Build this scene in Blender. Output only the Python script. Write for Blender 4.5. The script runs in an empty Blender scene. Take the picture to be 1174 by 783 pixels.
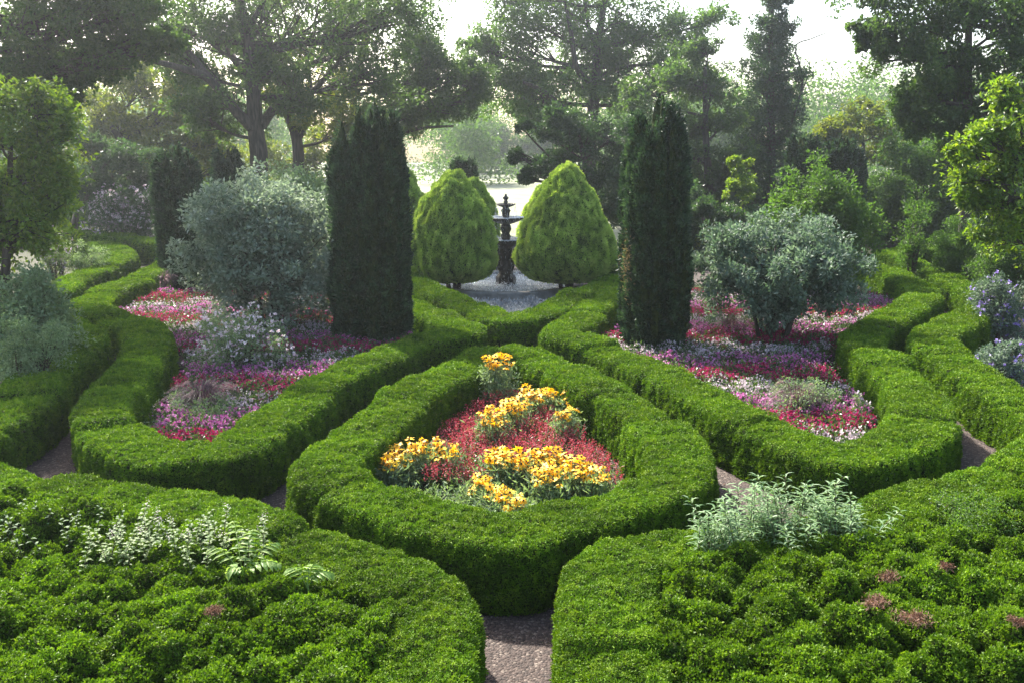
import bpy, math
import numpy as np
from mathutils import Vector

# ------------------------------------------------------------------ camera, sky, sun, exposure
S = bpy.context.scene
COL = S.collection
CAM_H, PITCH, FPX = 4.4, math.radians(11.9), 1100.0
cd = bpy.data.cameras.new('camera')
cd.sensor_width = 36.0
cd.lens = FPX / 1174 * 36
cd.clip_start, cd.clip_end = 0.1, 2000
cam = bpy.data.objects.new('camera', cd)
cam.location = (0, 0, CAM_H)
cam.rotation_euler = (math.pi / 2 - PITCH, 0, 0)
COL.objects.link(cam)
S.camera = cam

SUN_AZ, SUN_EL = math.radians(-32), math.radians(42)      # azimuth measured from +Y towards +X
w = bpy.data.worlds.new('World')
S.world = w
w.use_nodes = True
nt = w.node_tree
sky = nt.nodes.new('ShaderNodeTexSky')
sky.sky_type = 'NISHITA'
sky.sun_disc = False
sky.sun_elevation = SUN_EL
sky.sun_rotation = SUN_AZ
sky.air_density, sky.dust_density, sky.ozone_density = 1.0, 3.0, 1.0
bg = nt.nodes['Background']
bg.inputs['Strength'].default_value = 0.125
nt.links.new(sky.outputs[0], bg.inputs['Color'])

sd = bpy.data.lights.new('sun', 'SUN')
sd.energy = 5.0
sd.angle = math.radians(1.5)
sd.color = (1.0, 0.95, 0.86)
so = bpy.data.objects.new('sun', sd)
sv = Vector((math.sin(SUN_AZ) * math.cos(SUN_EL), math.cos(SUN_AZ) * math.cos(SUN_EL), math.sin(SUN_EL)))
so.rotation_euler = sv.to_track_quat('Z', 'Y').to_euler()
so.location = (-30, 40, 40)
COL.objects.link(so)

S.view_settings.view_transform = 'Standard'
S.view_settings.look = 'None'
S.view_settings.gamma = 1.0
S.view_settings.exposure = 1.85
S.view_settings.use_curve_mapping = False
cy = S.cycles
cy.max_bounces = 7
cy.diffuse_bounces = 3
cy.glossy_bounces = 2
cy.transmission_bounces = 4
cy.transparent_max_bounces = 4
cy.volume_bounces = 0
cy.sample_clamp_indirect = 4.0
cy.use_denoising = True
cy.denoising_prefilter = 'NONE'
cy.light_sampling_threshold = 0.0
cy.use_adaptive_sampling = False
cy.caustics_reflective = False
cy.caustics_refractive = False

# ------------------------------------------------------------------ helpers
R = np.random.default_rng(7)
UP = np.array([0., 0., 1.])


def ray(px, py):
    cx, cy_ = (px - 587.0) / FPX, (391.5 - py) / FPX
    sp, cp = math.sin(PITCH), math.cos(PITCH)
    return np.array([cx, cy_ * sp + cp, cy_ * cp - sp])


def at(px, py, z=0.0):
    d = ray(px, py)
    return np.array([0, 0, CAM_H]) + d * ((z - CAM_H) / d[2])


def atY(px, py, Y):
    d = ray(px, py)
    return np.array([0, 0, CAM_H]) + d * (Y / d[1])


def pxm(Y):                                  # metres per photograph pixel at that distance
    return Y / FPX * 1.02


def unit(v):
    return v / (np.linalg.norm(v, axis=-1, keepdims=True) + 1e-9)


ROT = np.linalg.qr(np.random.default_rng(3).normal(size=(3, 3)))[0]


def vnoise(P, seed=0):
    """smooth value noise 0..1"""
    P = np.asarray(P, float) @ ROT.T
    i = np.floor(P).astype(np.int64)
    f = P - i
    f = f * f * (3 - 2 * f)

    def h(a, b, c):
        n = (a * 374761393 + b * 668265263 + c * 1274126177 + seed * 362437) & 0xffffffff
        n = ((n ^ (n >> 13)) * 1274126177) & 0xffffffff
        n = n ^ (n >> 16)
        return (n & 0xffff) / 65535.0
    r = 0
    for dx in (0, 1):
        for dy in (0, 1):
            for dz in (0, 1):
                wt = (f[:, 0] if dx else 1 - f[:, 0]) * (f[:, 1] if dy else 1 - f[:, 1]) * (f[:, 2] if dz else 1 - f[:, 2])
                r = r + wt * h(i[:, 0] + dx, i[:, 1] + dy, i[:, 2] + dz)
    return r


class MB:
    """collects quads and builds ONE mesh object"""

    def __init__(s):
        s.v, s.q, s.m, s.t, s.n = [], [], [], [], 0

    def add(s, v, q, mat=0, tone=None):
        v = np.asarray(v, np.float32).reshape(-1, 3)
        q = np.asarray(q, np.int64).reshape(-1, 4)
        s.v.append(v)
        s.q.append(q + s.n)
        s.m.append(np.full(len(q), mat, np.int32))
        if tone is None:
            tone = R.random(len(q))
        s.t.append(np.broadcast_to(np.asarray(tone, np.float32), (len(q),)))
        s.n += len(v)

    def build(s, name, mats, parent=None, smooth=(), origin=None):
        v = np.concatenate(s.v)
        q = np.concatenate(s.q)
        m = np.concatenate(s.m)
        t = np.concatenate(s.t)
        o_ = np.zeros(3) if origin is None else np.asarray(origin, float)
        if parent is not None:
            o_ = o_ + np.array(parent.location)
            if parent.parent is not None:
                o_ = o_ + np.array(parent.parent.location)
        v = v - o_.astype(np.float32)
        me = bpy.data.meshes.new(name)
        me.vertices.add(len(v))
        me.vertices.foreach_set('co', v.ravel())
        me.loops.add(len(q) * 4)
        me.loops.foreach_set('vertex_index', q.ravel().astype(np.int32))
        me.polygons.add(len(q))
        me.polygons.foreach_set('loop_start', np.arange(0, len(q) * 4, 4, dtype=np.int32))
        me.polygons.foreach_set('material_index', m)
        sm = np.isin(m, list(smooth)) if smooth else np.zeros(len(q), bool)
        me.polygons.foreach_set('use_smooth', sm)
        a = me.attributes.new('tone', 'FLOAT', 'FACE')
        a.data.foreach_set('value', t.astype(np.float32))
        me.update(calc_edges=True)
        for x in (mats if isinstance(mats, (list, tuple)) else [mats]):
            me.materials.append(x)
        o = bpy.data.objects.new(name, me)
        COL.objects.link(o)
        if parent is not None:
            o.parent = parent
        elif origin is not None:
            o.location = tuple(origin)
        return o


def tag(o, label, cat, group=None, kind=None):
    if label:
        o['label'] = label
    if cat:
        o['category'] = cat
    if group:
        o['group'] = group
    if kind:
        o['kind'] = kind
    return o


def thing(name, label, cat, loc, group=None):
    o = bpy.data.objects.new(name, None)
    o.empty_display_size = 0.2
    o.location = tuple(float(x) for x in loc)
    COL.objects.link(o)
    return tag(o, label, cat, group)


# ------------------------------------------------------------------ materials
def newmat(name):
    m = bpy.data.materials.new(name)
    m.use_nodes = True
    t = m.node_tree
    t.nodes.clear()
    out = t.nodes.new('ShaderNodeOutputMaterial')
    return m, t, out


def leafmat(name, cols, trans=0.4, rough=0.5, spec=0.3, tcol=None, patch=0.25, pscale=1.3):
    m, t, out = newmat(name)
    N = t.nodes.new
    at_ = N('ShaderNodeAttribute')
    at_.attribute_name = 'tone'
    cr = N('ShaderNodeValToRGB')
    e = cr.color_ramp.elements
    while len(e) < len(cols):
        e.new(0.5)
    for i, c in enumerate(cols):
        e[i].position = i / max(1, len(cols) - 1)
        e[i].color = (*c, 1)
    t.links.new(at_.outputs['Fac'], cr.inputs[0])
    tc = N('ShaderNodeTexCoord')
    nz = N('ShaderNodeTexNoise')
    nz.inputs['Scale'].default_value = pscale
    nz.inputs['Detail'].default_value = 3
    t.links.new(tc.outputs['Object'], nz.inputs['Vector'])
    mr = N('ShaderNodeMapRange')
    mr.inputs[1].default_value, mr.inputs[2].default_value = 0.3, 0.7
    mr.inputs[3].default_value, mr.inputs[4].default_value = 1 - patch, 1 + patch
    t.links.new(nz.outputs[0], mr.inputs[0])
    hs = N('ShaderNodeHueSaturation')
    t.links.new(cr.outputs[0], hs.inputs['Color'])
    t.links.new(mr.outputs[0], hs.inputs['Value'])
    p = N('ShaderNodeBsdfPrincipled')
    p.inputs['Roughness'].default_value = rough
    p.inputs['Specular IOR Level'].default_value = spec
    t.links.new(hs.outputs[0], p.inputs['Base Color'])
    tr = N('ShaderNodeBsdfTranslucent')
    mc = N('ShaderNodeMix')
    mc.data_type = 'RGBA'
    mc.blend_type = 'MULTIPLY'
    mc.inputs[0].default_value = 1.0
    mc.inputs[7].default_value = (*(tcol or (1.5, 1.4, 0.6)), 1)
    t.links.new(hs.outputs[0], mc.inputs[6])
    t.links.new(mc.outputs[2], tr.inputs[0])
    mx = N('ShaderNodeMixShader')
    mx.inputs[0].default_value = trans
    t.links.new(p.outputs[0], mx.inputs[1])
    t.links.new(tr.outputs[0], mx.inputs[2])
    t.links.new(mx.outputs[0], out.inputs[0])
    return m


def roughmat(name, c1, c2, scale=6, rough=0.85, bump=0.4, bscale=30, metal=0.0, stretch=(1, 1, 1), spec=0.3, detail=6, bdist=0.03):
    m, t, out = newmat(name)
    N = t.nodes.new
    tc = N('ShaderNodeTexCoord')
    mp = N('ShaderNodeMapping')
    mp.inputs['Scale'].default_value = stretch
    t.links.new(tc.outputs['Object'], mp.inputs[0])
    nz = N('ShaderNodeTexNoise')
    nz.inputs['Scale'].default_value = scale
    nz.inputs['Detail'].default_value = detail
    t.links.new(mp.outputs[0], nz.inputs['Vector'])
    cr = N('ShaderNodeValToRGB')
    cr.color_ramp.elements[0].position, cr.color_ramp.elements[1].position = 0.35, 0.65
    cr.color_ramp.elements[0].color = (*c1, 1)
    cr.color_ramp.elements[1].color = (*c2, 1)
    t.links.new(nz.outputs[0], cr.inputs[0])
    p = N('ShaderNodeBsdfPrincipled')
    p.inputs['Roughness'].default_value = rough
    p.inputs['Metallic'].default_value = metal
    p.inputs['Specular IOR Level'].default_value = spec
    t.links.new(cr.outputs[0], p.inputs['Base Color'])
    if bump:
        n2 = N('ShaderNodeTexNoise')
        n2.inputs['Scale'].default_value = bscale
        n2.inputs['Detail'].default_value = 5
        t.links.new(mp.outputs[0], n2.inputs['Vector'])
        b = N('ShaderNodeBump')
        b.inputs['Strength'].default_value = bump
        b.inputs['Distance'].default_value = bdist
        t.links.new(n2.outputs[0], b.inputs['Height'])
        t.links.new(b.outputs[0], p.inputs['Normal'])
    t.links.new(p.outputs[0], out.inputs[0])
    return m


def gravelmat(name):
    m, t, out = newmat(name)
    N = t.nodes.new
    tc = N('ShaderNodeTexCoord')
    vo = N('ShaderNodeTexVoronoi')
    vo.inputs['Scale'].default_value = 42
    t.links.new(tc.outputs['Object'], vo.inputs['Vector'])
    sep = N('ShaderNodeSeparateColor')
    t.links.new(vo.outputs['Color'], sep.inputs[0])
    cr = N('ShaderNodeValToRGB')
    e = cr.color_ramp.elements
    e.new(0.5)
    e.new(0.85)
    for i, (p_, c) in enumerate([(0, (.026, .018, .015)), (.5, (.045, .029, .023)), (.85, (.075, .052, .042)), (1, (.16, .128, .105))]):
        e[i].position = p_
        e[i].color = (*c, 1)
    t.links.new(sep.outputs[0], cr.inputs[0])
    nz = N('ShaderNodeTexNoise')
    nz.inputs['Scale'].default_value = 1.7
    nz.inputs['Detail'].default_value = 5
    t.links.new(tc.outputs['Object'], nz.inputs['Vector'])
    mr = N('ShaderNodeMapRange')
    mr.inputs[3].default_value, mr.inputs[4].default_value = .6, 1.3
    t.links.new(nz.outputs[0], mr.inputs[0])
    hs = N('ShaderNodeHueSaturation')
    t.links.new(cr.outputs[0], hs.inputs['Color'])
    t.links.new(mr.outputs[0], hs.inputs['Value'])
    p = N('ShaderNodeBsdfPrincipled')
    p.inputs['Roughness'].default_value = .9
    t.links.new(hs.outputs[0], p.inputs['Base Color'])
    b = N('ShaderNodeBump')
    b.inputs['Strength'].default_value = .8
    b.inputs['Distance'].default_value = .02
    b.invert = True
    t.links.new(vo.outputs['Distance'], b.inputs['Height'])
    t.links.new(b.outputs[0], p.inputs['Normal'])
    t.links.new(p.outputs[0], out.inputs[0])
    return m


def watermat(name):
    m, t, out = newmat(name)
    N = t.nodes.new
    tc = N('ShaderNodeTexCoord')
    nz = N('ShaderNodeTexNoise')
    nz.inputs['Scale'].default_value = 9
    nz.inputs['Detail'].default_value = 4
    t.links.new(tc.outputs['Object'], nz.inputs['Vector'])
    b = N('ShaderNodeBump')
    b.inputs['Strength'].default_value = 1.0
    b.inputs['Distance'].default_value = .12
    t.links.new(nz.outputs[0], b.inputs['Height'])
    p = N('ShaderNodeBsdfPrincipled')
    p.inputs['Base Color'].default_value = (.34, .37, .38, 1)
    p.inputs['Roughness'].default_value = .06
    p.inputs['IOR'].default_value = 1.33
    p.inputs['Specular IOR Level'].default_value = .8
    t.links.new(b.outputs[0], p.inputs['Normal'])
    t.links.new(p.outputs[0], out.inputs[0])
    return m


M = {}
M['hedge'] = leafmat('box_hedge_leaf', [(.028, .072, .003), (.08, .165, .005), (.185, .27, .012)], .2, .55, .14, (1.5, 1.5, .5), .3, 1.1)
M['box'] = leafmat('boxwood_leaf', [(.035, .085, .004), (.10, .18, .008), (.21, .30, .02)], .3, .5, .18, (1.4, 1.5, .5), .3, 1.6)
M['core'] = roughmat('shaded_inner_twigs', (.012, .022, .004), (.03, .042, .01), 9, .95, .5, 20, spec=.05)  # dark filler body: twigs, with the shade between leaves painted in
M['yew'] = leafmat('yew_needle', [(.008, .022, .011), (.026, .058, .026), (.075, .13, .055)], .25, .5, .3, (1.2, 1.3, .7), .25, 2.0)
M['yewdry'] = leafmat('dry_yew_twig', [(.16, .11, .07), (.3, .24, .17)], .2, .8, .1)
M['gold'] = leafmat('golden_cypress_leaf', [(.10, .18, .03), (.3, .43, .09), (.52, .62, .2)], .4, .55, .2, (1.4, 1.4, .5), .2, 2.0)
M['oak'] = leafmat('oak_leaf', [(.035, .07, .02), (.06, .11, .028), (.10, .15, .04)], .55, .45, .35, (1.25, 1.4, .6), .2, .3)
M['dark'] = leafmat('dark_leaf', [(.022, .05, .02), (.042, .082, .028), (.07, .115, .04)], .45, .4, .4, (1.2, 1.4, .7), .2, .3)
M['mid'] = leafmat('green_leaf', [(.04, .085, .02), (.07, .135, .03), (.11, .18, .04)], .5, .5, .3, (1.25, 1.4, .5), .25, .5)
M['bright'] = leafmat('bright_leaf', [(.05, .11, .015), (.1, .19, .02), (.18, .26, .035)], .5, .38, .4, (1.7, 1.5, .4), .25, .8)
M['yellowg'] = leafmat('yellow_green_leaf', [(.06, .1, .015), (.12, .16, .025), (.2, .22, .04)], .5, .45, .3, (1.4, 1.4, .45), .2, .4)
M['silver'] = leafmat('silver_leaf', [(.08, .12, .075), (.19, .24, .17), (.4, .44, .37)], .35, .55, .3, (1.1, 1.2, .85), .2, 1.0)
M['blueg'] = leafmat('blue_green_leaf', [(.05, .085, .055), (.11, .155, .11), (.24, .29, .23)], .35, .55, .3, (1.2, 1.4, .9), .2, 1.0)
M['sage'] = leafmat('grey_green_leaf', [(.09, .15, .07), (.17, .24, .12), (.28, .36, .2)], .35, .6, .25, (1.3, 1.4, .7), .15, 2)
M['pale'] = leafmat('variegated_leaf', [(.09, .16, .05), (.17, .25, .08), (.21, .27, .11)], .4, .5, .3, (1.2, 1.2, .8), .15, 2)
M['lime'] = leafmat('lime_leaf', [(.13, .24, .05), (.2, .31, .07), (.28, .38, .12)], .45, .45, .3, (1.2, 1.2, .6), .1, 3)
M['lance'] = leafmat('lance_leaf', [(.1, .19, .08), (.18, .29, .12), (.27, .37, .2)], .4, .45, .35, (1.3, 1.3, .6), .15, 3)
M['bark'] = roughmat('bark', (.03, .024, .018), (.075, .06, .046), 5, .9, .8, 16, stretch=(3, 3, .5))
M['twig'] = roughmat('twig', (.045, .035, .022), (.09, .07, .045), 12, .9, .4, 30)
M['soil'] = roughmat('bark_mulch', (.018, .012, .009), (.05, .034, .025), 24, .95, .9, 60)
M['lawn'] = roughmat('meadow_grass', (.15, .17, .09), (.25, .26, .17), .35, .9, .6, 8)
M['litter'] = roughmat('shade_dark_litter', (.02, .025, .01), (.05, .05, .022), 3, .95, .8, 14)  # litter kept dark so its colour carries the shade under the trees
M['gravel'] = gravelmat('gravel')
M['bronze'] = roughmat('dark_bronze', (.03, .025, .021), (.1, .085, .072), 7, .34, .3, 25, .6)
M['stone'] = roughmat('grey_stone', (.17, .155, .13), (.32, .3, .26), 4, .8, .4, 25)
M['water'] = watermat('water')
M['foam'] = leafmat('falling_water_and_glints', [(.75, .78, .8), (.9, .92, .93)], .4, .15, .5, (1, 1, 1), .02)
M['drybox'] = leafmat('dry_boxwood', [(.1, .05, .03), (.2, .11, .075), (.34, .22, .16)], .2, .8, .1, (1, .9, .8), .2, 5)
M['crimson'] = leafmat('crimson_petal', [(.14, .003, .035), (.3, .008, .085), (.5, .05, .2)], .35, .5, .3, (1.2, .8, .8), .1)
M['magenta'] = leafmat('magenta_petal', [(.24, .035, .16), (.46, .13, .33), (.68, .38, .56)], .35, .5, .3, (1.1, .9, 1.1), .1)
M['white'] = leafmat('white_petal', [(.3, .2, .24), (.58, .46, .5), (.78, .73, .72)], .3, .5, .3, (1, 1, 1), .05)
M['blush'] = leafmat('blush_petal', [(.6, .42, .48), (.75, .62, .65), (.82, .78, .78)], .3, .5, .3, (1, 1, 1), .05)
M['violet'] = leafmat('violet_petal', [(.24, .15, .5), (.36, .25, .62), (.5, .42, .72)], .3, .5, .3, (1, 1, 1.1), .1)
M['salvia'] = leafmat('red_salvia_petal', [(.24, .015, .035), (.45, .05, .08), (.62, .2, .22)], .3, .5, .3, (1.1, .8, .8), .1)
M['yellow'] = leafmat('golden_petal', [(.88, .44, .006), (.93, .57, .012), (.94, .66, .03)], .3, .5, .3, (1.1, 1, .6), .05)
M['cone'] = roughmat('flower_centre', (.03, .012, .006), (.09, .04, .015), 60, .8, .5, 90)
M['purplegrass'] = leafmat('purple_grass', [(.045, .025, .032), (.11, .06, .07), (.19, .12, .125)], .3, .5, .3, (1.2, 1, 1), .1)
M['plume'] = leafmat('grass_plume', [(.3, .19, .18), (.45, .32, .3), (.6, .48, .44)], .4, .7, .1, (1.1, 1, 1), .1)
M['bedleaf'] = leafmat('bedding_leaf', [(.03, .06, .02), (.06, .11, .03), (.1, .15, .05)], .35, .35, .5, (1.4, 1.4, .6), .2, 2)
M['greyplant'] = leafmat('silver_border_leaf', [(.16, .19, .2), (.26, .29, .31), (.42, .44, .45)], .3, .6, .2, (1, 1, 1), .15, 2)


# ------------------------------------------------------------------ geometry makers
def leafquads(mb, P, D, L, W, mat=0, tone=None, nrm=None, fold=0.22):
    n = len(P)
    L = np.broadcast_to(L, (n,))[:, None]
    W = np.broadcast_to(W, (n,))[:, None]
    ref = R.normal(size=(n, 3)) if nrm is None else nrm
    Sd = unit(np.cross(D, ref))
    Nn = np.cross(Sd, D)
    mid = P + D * L * .48
    v = np.stack([P, mid + Sd * W * .5 + Nn * W * fold, P + D * L, mid - Sd * W * .5 + Nn * W * fold], 1)
    mb.add(v.reshape(-1, 3), np.arange(4 * n).reshape(-1, 4), mat, tone)


def tube(mb, pts, rad, k=6, mat=0, closed_tip=False):
    pts = np.asarray(pts, float)
    n = len(pts)
    rad = np.broadcast_to(np.asarray(rad, float), (n,))
    T = unit(np.gradient(pts, axis=0))
    ref = np.where(np.abs(T[:, 2:3]) > .9, np.array([[1., 0, 0]]), UP[None])
    A = unit(np.cross(T, ref))
    B = np.cross(T, A)
    an = np.arange(k) / k * 2 * math.pi
    ring = pts[:, None] + rad[:, None, None] * (np.cos(an)[None, :, None] * A[:, None] + np.sin(an)[None, :, None] * B[:, None])
    i = np.arange(n - 1)[:, None] * k
    j = np.arange(k)[None]
    q = np.stack([i + j, i + (j + 1) % k, i + k + (j + 1) % k, i + k + j], -1)
    mb.add(ring.reshape(-1, 3), q.reshape(-1, 4), mat)


def lathe(mb, prof, c, k=32, mat=0, flute=0.0, nfl=12):
    """prof: (radius, z) pairs"""
    prof = np.asarray(prof, float)
    an = np.arange(k) / k * 2 * math.pi
    fl = 1 + flute * np.cos(an * nfl)
    v = np.stack([c[0] + prof[:, :1] * np.cos(an)[None] * fl, c[1] + prof[:, :1] * np.sin(an)[None] * fl, c[2] + np.repeat(prof[:, 1:2], k, 1)], -1)
    n = len(prof)
    i = np.arange(n - 1)[:, None] * k
    j = np.arange(k)[None]
    q = np.stack([i + j, i + (j + 1) % k, i + k + (j + 1) % k, i + k + j], -1)
    mb.add(v.reshape(-1, 3), q.reshape(-1, 4), mat)


def grid_quads(n, m, wrap_n=False, wrap_m=False):
    i = np.arange(n if wrap_n else n - 1)[:, None]
    j = np.arange(m if wrap_m else m - 1)[None]
    i2, j2 = (i + 1) % n, (j + 1) % m
    return np.stack([i * m + j, i2 * m + j, i2 * m + j2, i * m + j2], -1).reshape(-1, 4)


def sample_quads(v, q, dens, cap=None, keep=None):
    """random points on quads: dens per m2 (scalar or per quad); returns points and normals"""
    a, b, c, d = v[q[:, 0]], v[q[:, 1]], v[q[:, 2]], v[q[:, 3]]
    nn = np.cross(c - a, d - b)
    ar = np.linalg.norm(nn, axis=1) * .5
    ex = ar * dens
    if keep is not None:
        ex = ex * keep
    cnt = np.floor(ex + R.random(len(ex))).astype(int)
    idx = np.repeat(np.arange(len(q)), cnt)
    s, t = R.random((len(idx), 1)), R.random((len(idx), 1))
    P = (a[idx] * (1 - s) + b[idx] * s) * (1 - t) + (d[idx] * (1 - s) + c[idx] * s) * t
    return P, unit(nn)[idx], idx


def smooth_line(pts, closed=False, step=0.07):
    P = np.asarray(pts, float)
    n = len(P)
    out = []
    seg = n if closed else n - 1
    for i in range(seg):
        p0, p1, p2, p3 = (P[(i + k) % n] if closed else P[min(max(i + k, 0), n - 1)] for k in (-1, 0, 1, 2))
        m = max(4, int(np.linalg.norm(p2 - p1) / step))
        t = (np.arange(m) / m)[:, None]
        out.append(.5 * ((2 * p1) + (-p0 + p2) * t + (2 * p0 - 5 * p1 + 4 * p2 - p3) * t ** 2 + (-p0 + 3 * p1 - 3 * p2 + p3) * t ** 3))
    if not closed:
        out.append(P[-1:])
    return np.concatenate(out)


def arclen(C):
    return np.concatenate([[0], np.cumsum(np.linalg.norm(np.diff(C, axis=0), axis=1))])


HP = []                                       # hedge profile: rounded box, lateral -1..1, height 0..1
for k in range(6):
    HP.append((-.95 - .05 * math.sin(k / 6 * math.pi), k / 6 * .85))
for k in range(6):
    a = math.pi - k / 6 * math.pi / 2
    HP.append((-.80 + .15 * math.cos(a), .85 + .145 * math.sin(a)))
for k in range(1, 7):
    HP.append((-.80 + 1.60 * k / 7, .995 + .012 * math.sin(k / 7 * math.pi)))
for k in range(6):
    a = math.pi / 2 - k / 6 * math.pi / 2
    HP.append((.80 + .15 * math.cos(a), .85 + .145 * math.sin(a)))
for k in range(7):
    HP.append((.95 + .05 * math.sin((6 - k) / 6 * math.pi), (6 - k) / 6 * .85))
HP = np.array(HP)


def hedge(name, label, px, H=.66, W=.84, closed=False, group='clipped box hedges of the knot garden', seed=1, z=None, leafk=1.0, world=None, capped=True):
    pts = np.array([at(x, y, H)[:2] for x, y in px]) if world is None else np.array(world, float)
    C = smooth_line(pts, closed)
    s = arclen(C)
    n = len(C)
    T = (np.roll(C, -1, 0) - np.roll(C, 1, 0)) if closed else np.gradient(C, axis=0)
    # smooth the tangents so that corners round off
    for _ in range(5):
        if closed:
            T = (np.roll(T, 1, 0) + T + np.roll(T, -1, 0)) / 3
        else:
            T[1:-1] = (T[:-2] + T[1:-1] + T[2:]) / 3
    T = unit(T)
    Nn = np.stack([-T[:, 1], T[:, 0]], 1)
    rg = np.random.default_rng(seed)
    # single plants of the row: own height and width, a crease between
    edges = [0.]
    while edges[-1] < s[-1]:
        edges.append(edges[-1] + rg.uniform(.75, 1.9))
    edges = np.array(edges)
    idx = np.clip(np.searchsorted(edges, s, 'right') - 1, 0, len(edges) - 2)
    hs, ws = rg.normal(1, .055, len(edges)), rg.normal(1, .06, len(edges))
    off = rg.normal(0, .025, len(edges))
    hh, ww, oo = hs[idx], ws[idx], off[idx]
    ker = np.ones(3) / 3
    hh, ww, oo = (np.convolve(np.pad(x, 1, 'edge'), ker, 'valid') for x in (hh, ww, oo))
    cre = np.exp(-(np.min(np.abs(s[:, None] - edges[None]), 1) / .06) ** 2)
    dep = rg.uniform(.2, 1, len(edges))[np.argmin(np.abs(s[:, None] - edges[None]), 1)]
    cap = np.ones(n)
    if not closed and capped:
        e = np.minimum(s, s[-1] - s)
        cap = np.clip(1 - (1 - np.clip(e / .34, 0, 1)) ** 3.2, .0, 1) ** .45
    a, b = HP[:, 0], HP[:, 1]
    wid = W * .5 * ww * cap * (1 - .13 * cre * dep)
    hei = H * hh * (1 - .10 * cre * dep) * (0.25 + .75 * cap ** .6)
    X = C[:, None] + Nn[:, None] * (a[None, :, None] * wid[:, None, None]) + Nn[:, None] * oo[:, None, None]
    Z = b[None] * hei[:, None]
    V = np.concatenate([X, Z[..., None]], -1)
    m = len(HP)
    # normals and soft lumps
    dv = np.gradient(V, axis=1)
    du = np.gradient(V, axis=0)
    Nv = unit(np.cross(du, dv))
    flat = V.reshape(-1, 3)
    side = np.clip(1 - np.abs(Nv.reshape(-1, 3)[:, 2:3]), 0, 1)
    q1 = vnoise(flat * np.array([3.2, 3.2, 3.2]), seed) - .5
    q2 = vnoise(flat * np.array([9, 9, 4.0]), seed + 5) - .5
    flat = flat + Nv.reshape(-1, 3) * (.07 * q1 + .05 * q2)[:, None]
    flat[:, 2] = np.maximum(flat[:, 2], 0.0)
    q = grid_quads(n, m, wrap_n=closed)
    # leaves
    mb = MB()
    mb.add(flat - Nv.reshape(-1, 3) * .02, q, 1)
    cen = flat[q].mean(1)
    dist = np.hypot(cen[:, 0], cen[:, 1])
    k = np.clip(dist / 11, .85, 2.0) * leafk
    P, Np, ix = sample_quads(flat, q, 10500 / k ** 2)
    kk = k[ix]
    fl = .55 * vnoise(P * 13, seed + 9) + .45 * vnoise(P * 31, seed + 10)
    P = P + Np * ((fl - .4) * .085)[:, None] + R.normal(size=P.shape) * .006
    top = np.clip(Np[:, 2:3], 0, 1)
    D = unit(Np * .45 + UP * np.where(top > .4, .0, .35) + R.normal(size=P.shape) * .6)
    nrm = Np * 1.1 + R.normal(size=P.shape) * .45
    tone = np.clip(-.12 + .85 * fl + .3 * R.random(len(P)) + .08 * top[:, 0], 0, 1)  # lump tips lighter as new growth; tops lightened in colour like sunlit ones
    leafquads(mb, P, D, .028 * kk * R.uniform(.7, 1.3, len(P)), .015 * kk, 0, tone, nrm)
    o = mb.build(name, [M['hedge'], M['core']], origin=(C[0][0], C[0][1], 0))
    tag(o, label, 'hedge', group)
    return C


def crownleaves(mb, cen, rad, per, L, W, mat=0, flat=.75, droop=.15, spread=.12, hollow=.35, up=0.0):
    """leaf clumps round the cluster centres"""
    K = len(cen)
    rad = np.broadcast_to(rad, (K,))
    per = np.broadcast_to(per, (K,)).astype(int)
    ix = np.repeat(np.arange(K), per)
    n = len(ix)
    d = unit(R.normal(size=(n, 3)))
    r = (hollow + (1 - hollow) * R.random((n, 1))) ** .8
    off = d * r * rad[ix][:, None]
    off[:, 2] *= flat
    P = cen[ix] + off
    D = unit(d * .6 + R.normal(size=(n, 3)) * .6 + UP * (up - droop))
    ct = R.normal(0, spread, K)
    tone = np.clip(.5 + ct[ix] + R.normal(0, .2, n), 0, 1)
    nr = unit(R.normal(size=(n, 3)) * .8 + UP)
    leafquads(mb, P, D, L * R.uniform(.65, 1.3, n), W * R.uniform(.8, 1.2, n), mat, tone, nr)


def bez(a, b, c, n=8):
    t = np.linspace(0, 1, n)[:, None]
    return (1 - t) ** 2 * a + 2 * t * (1 - t) * b + t ** 2 * c


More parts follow.
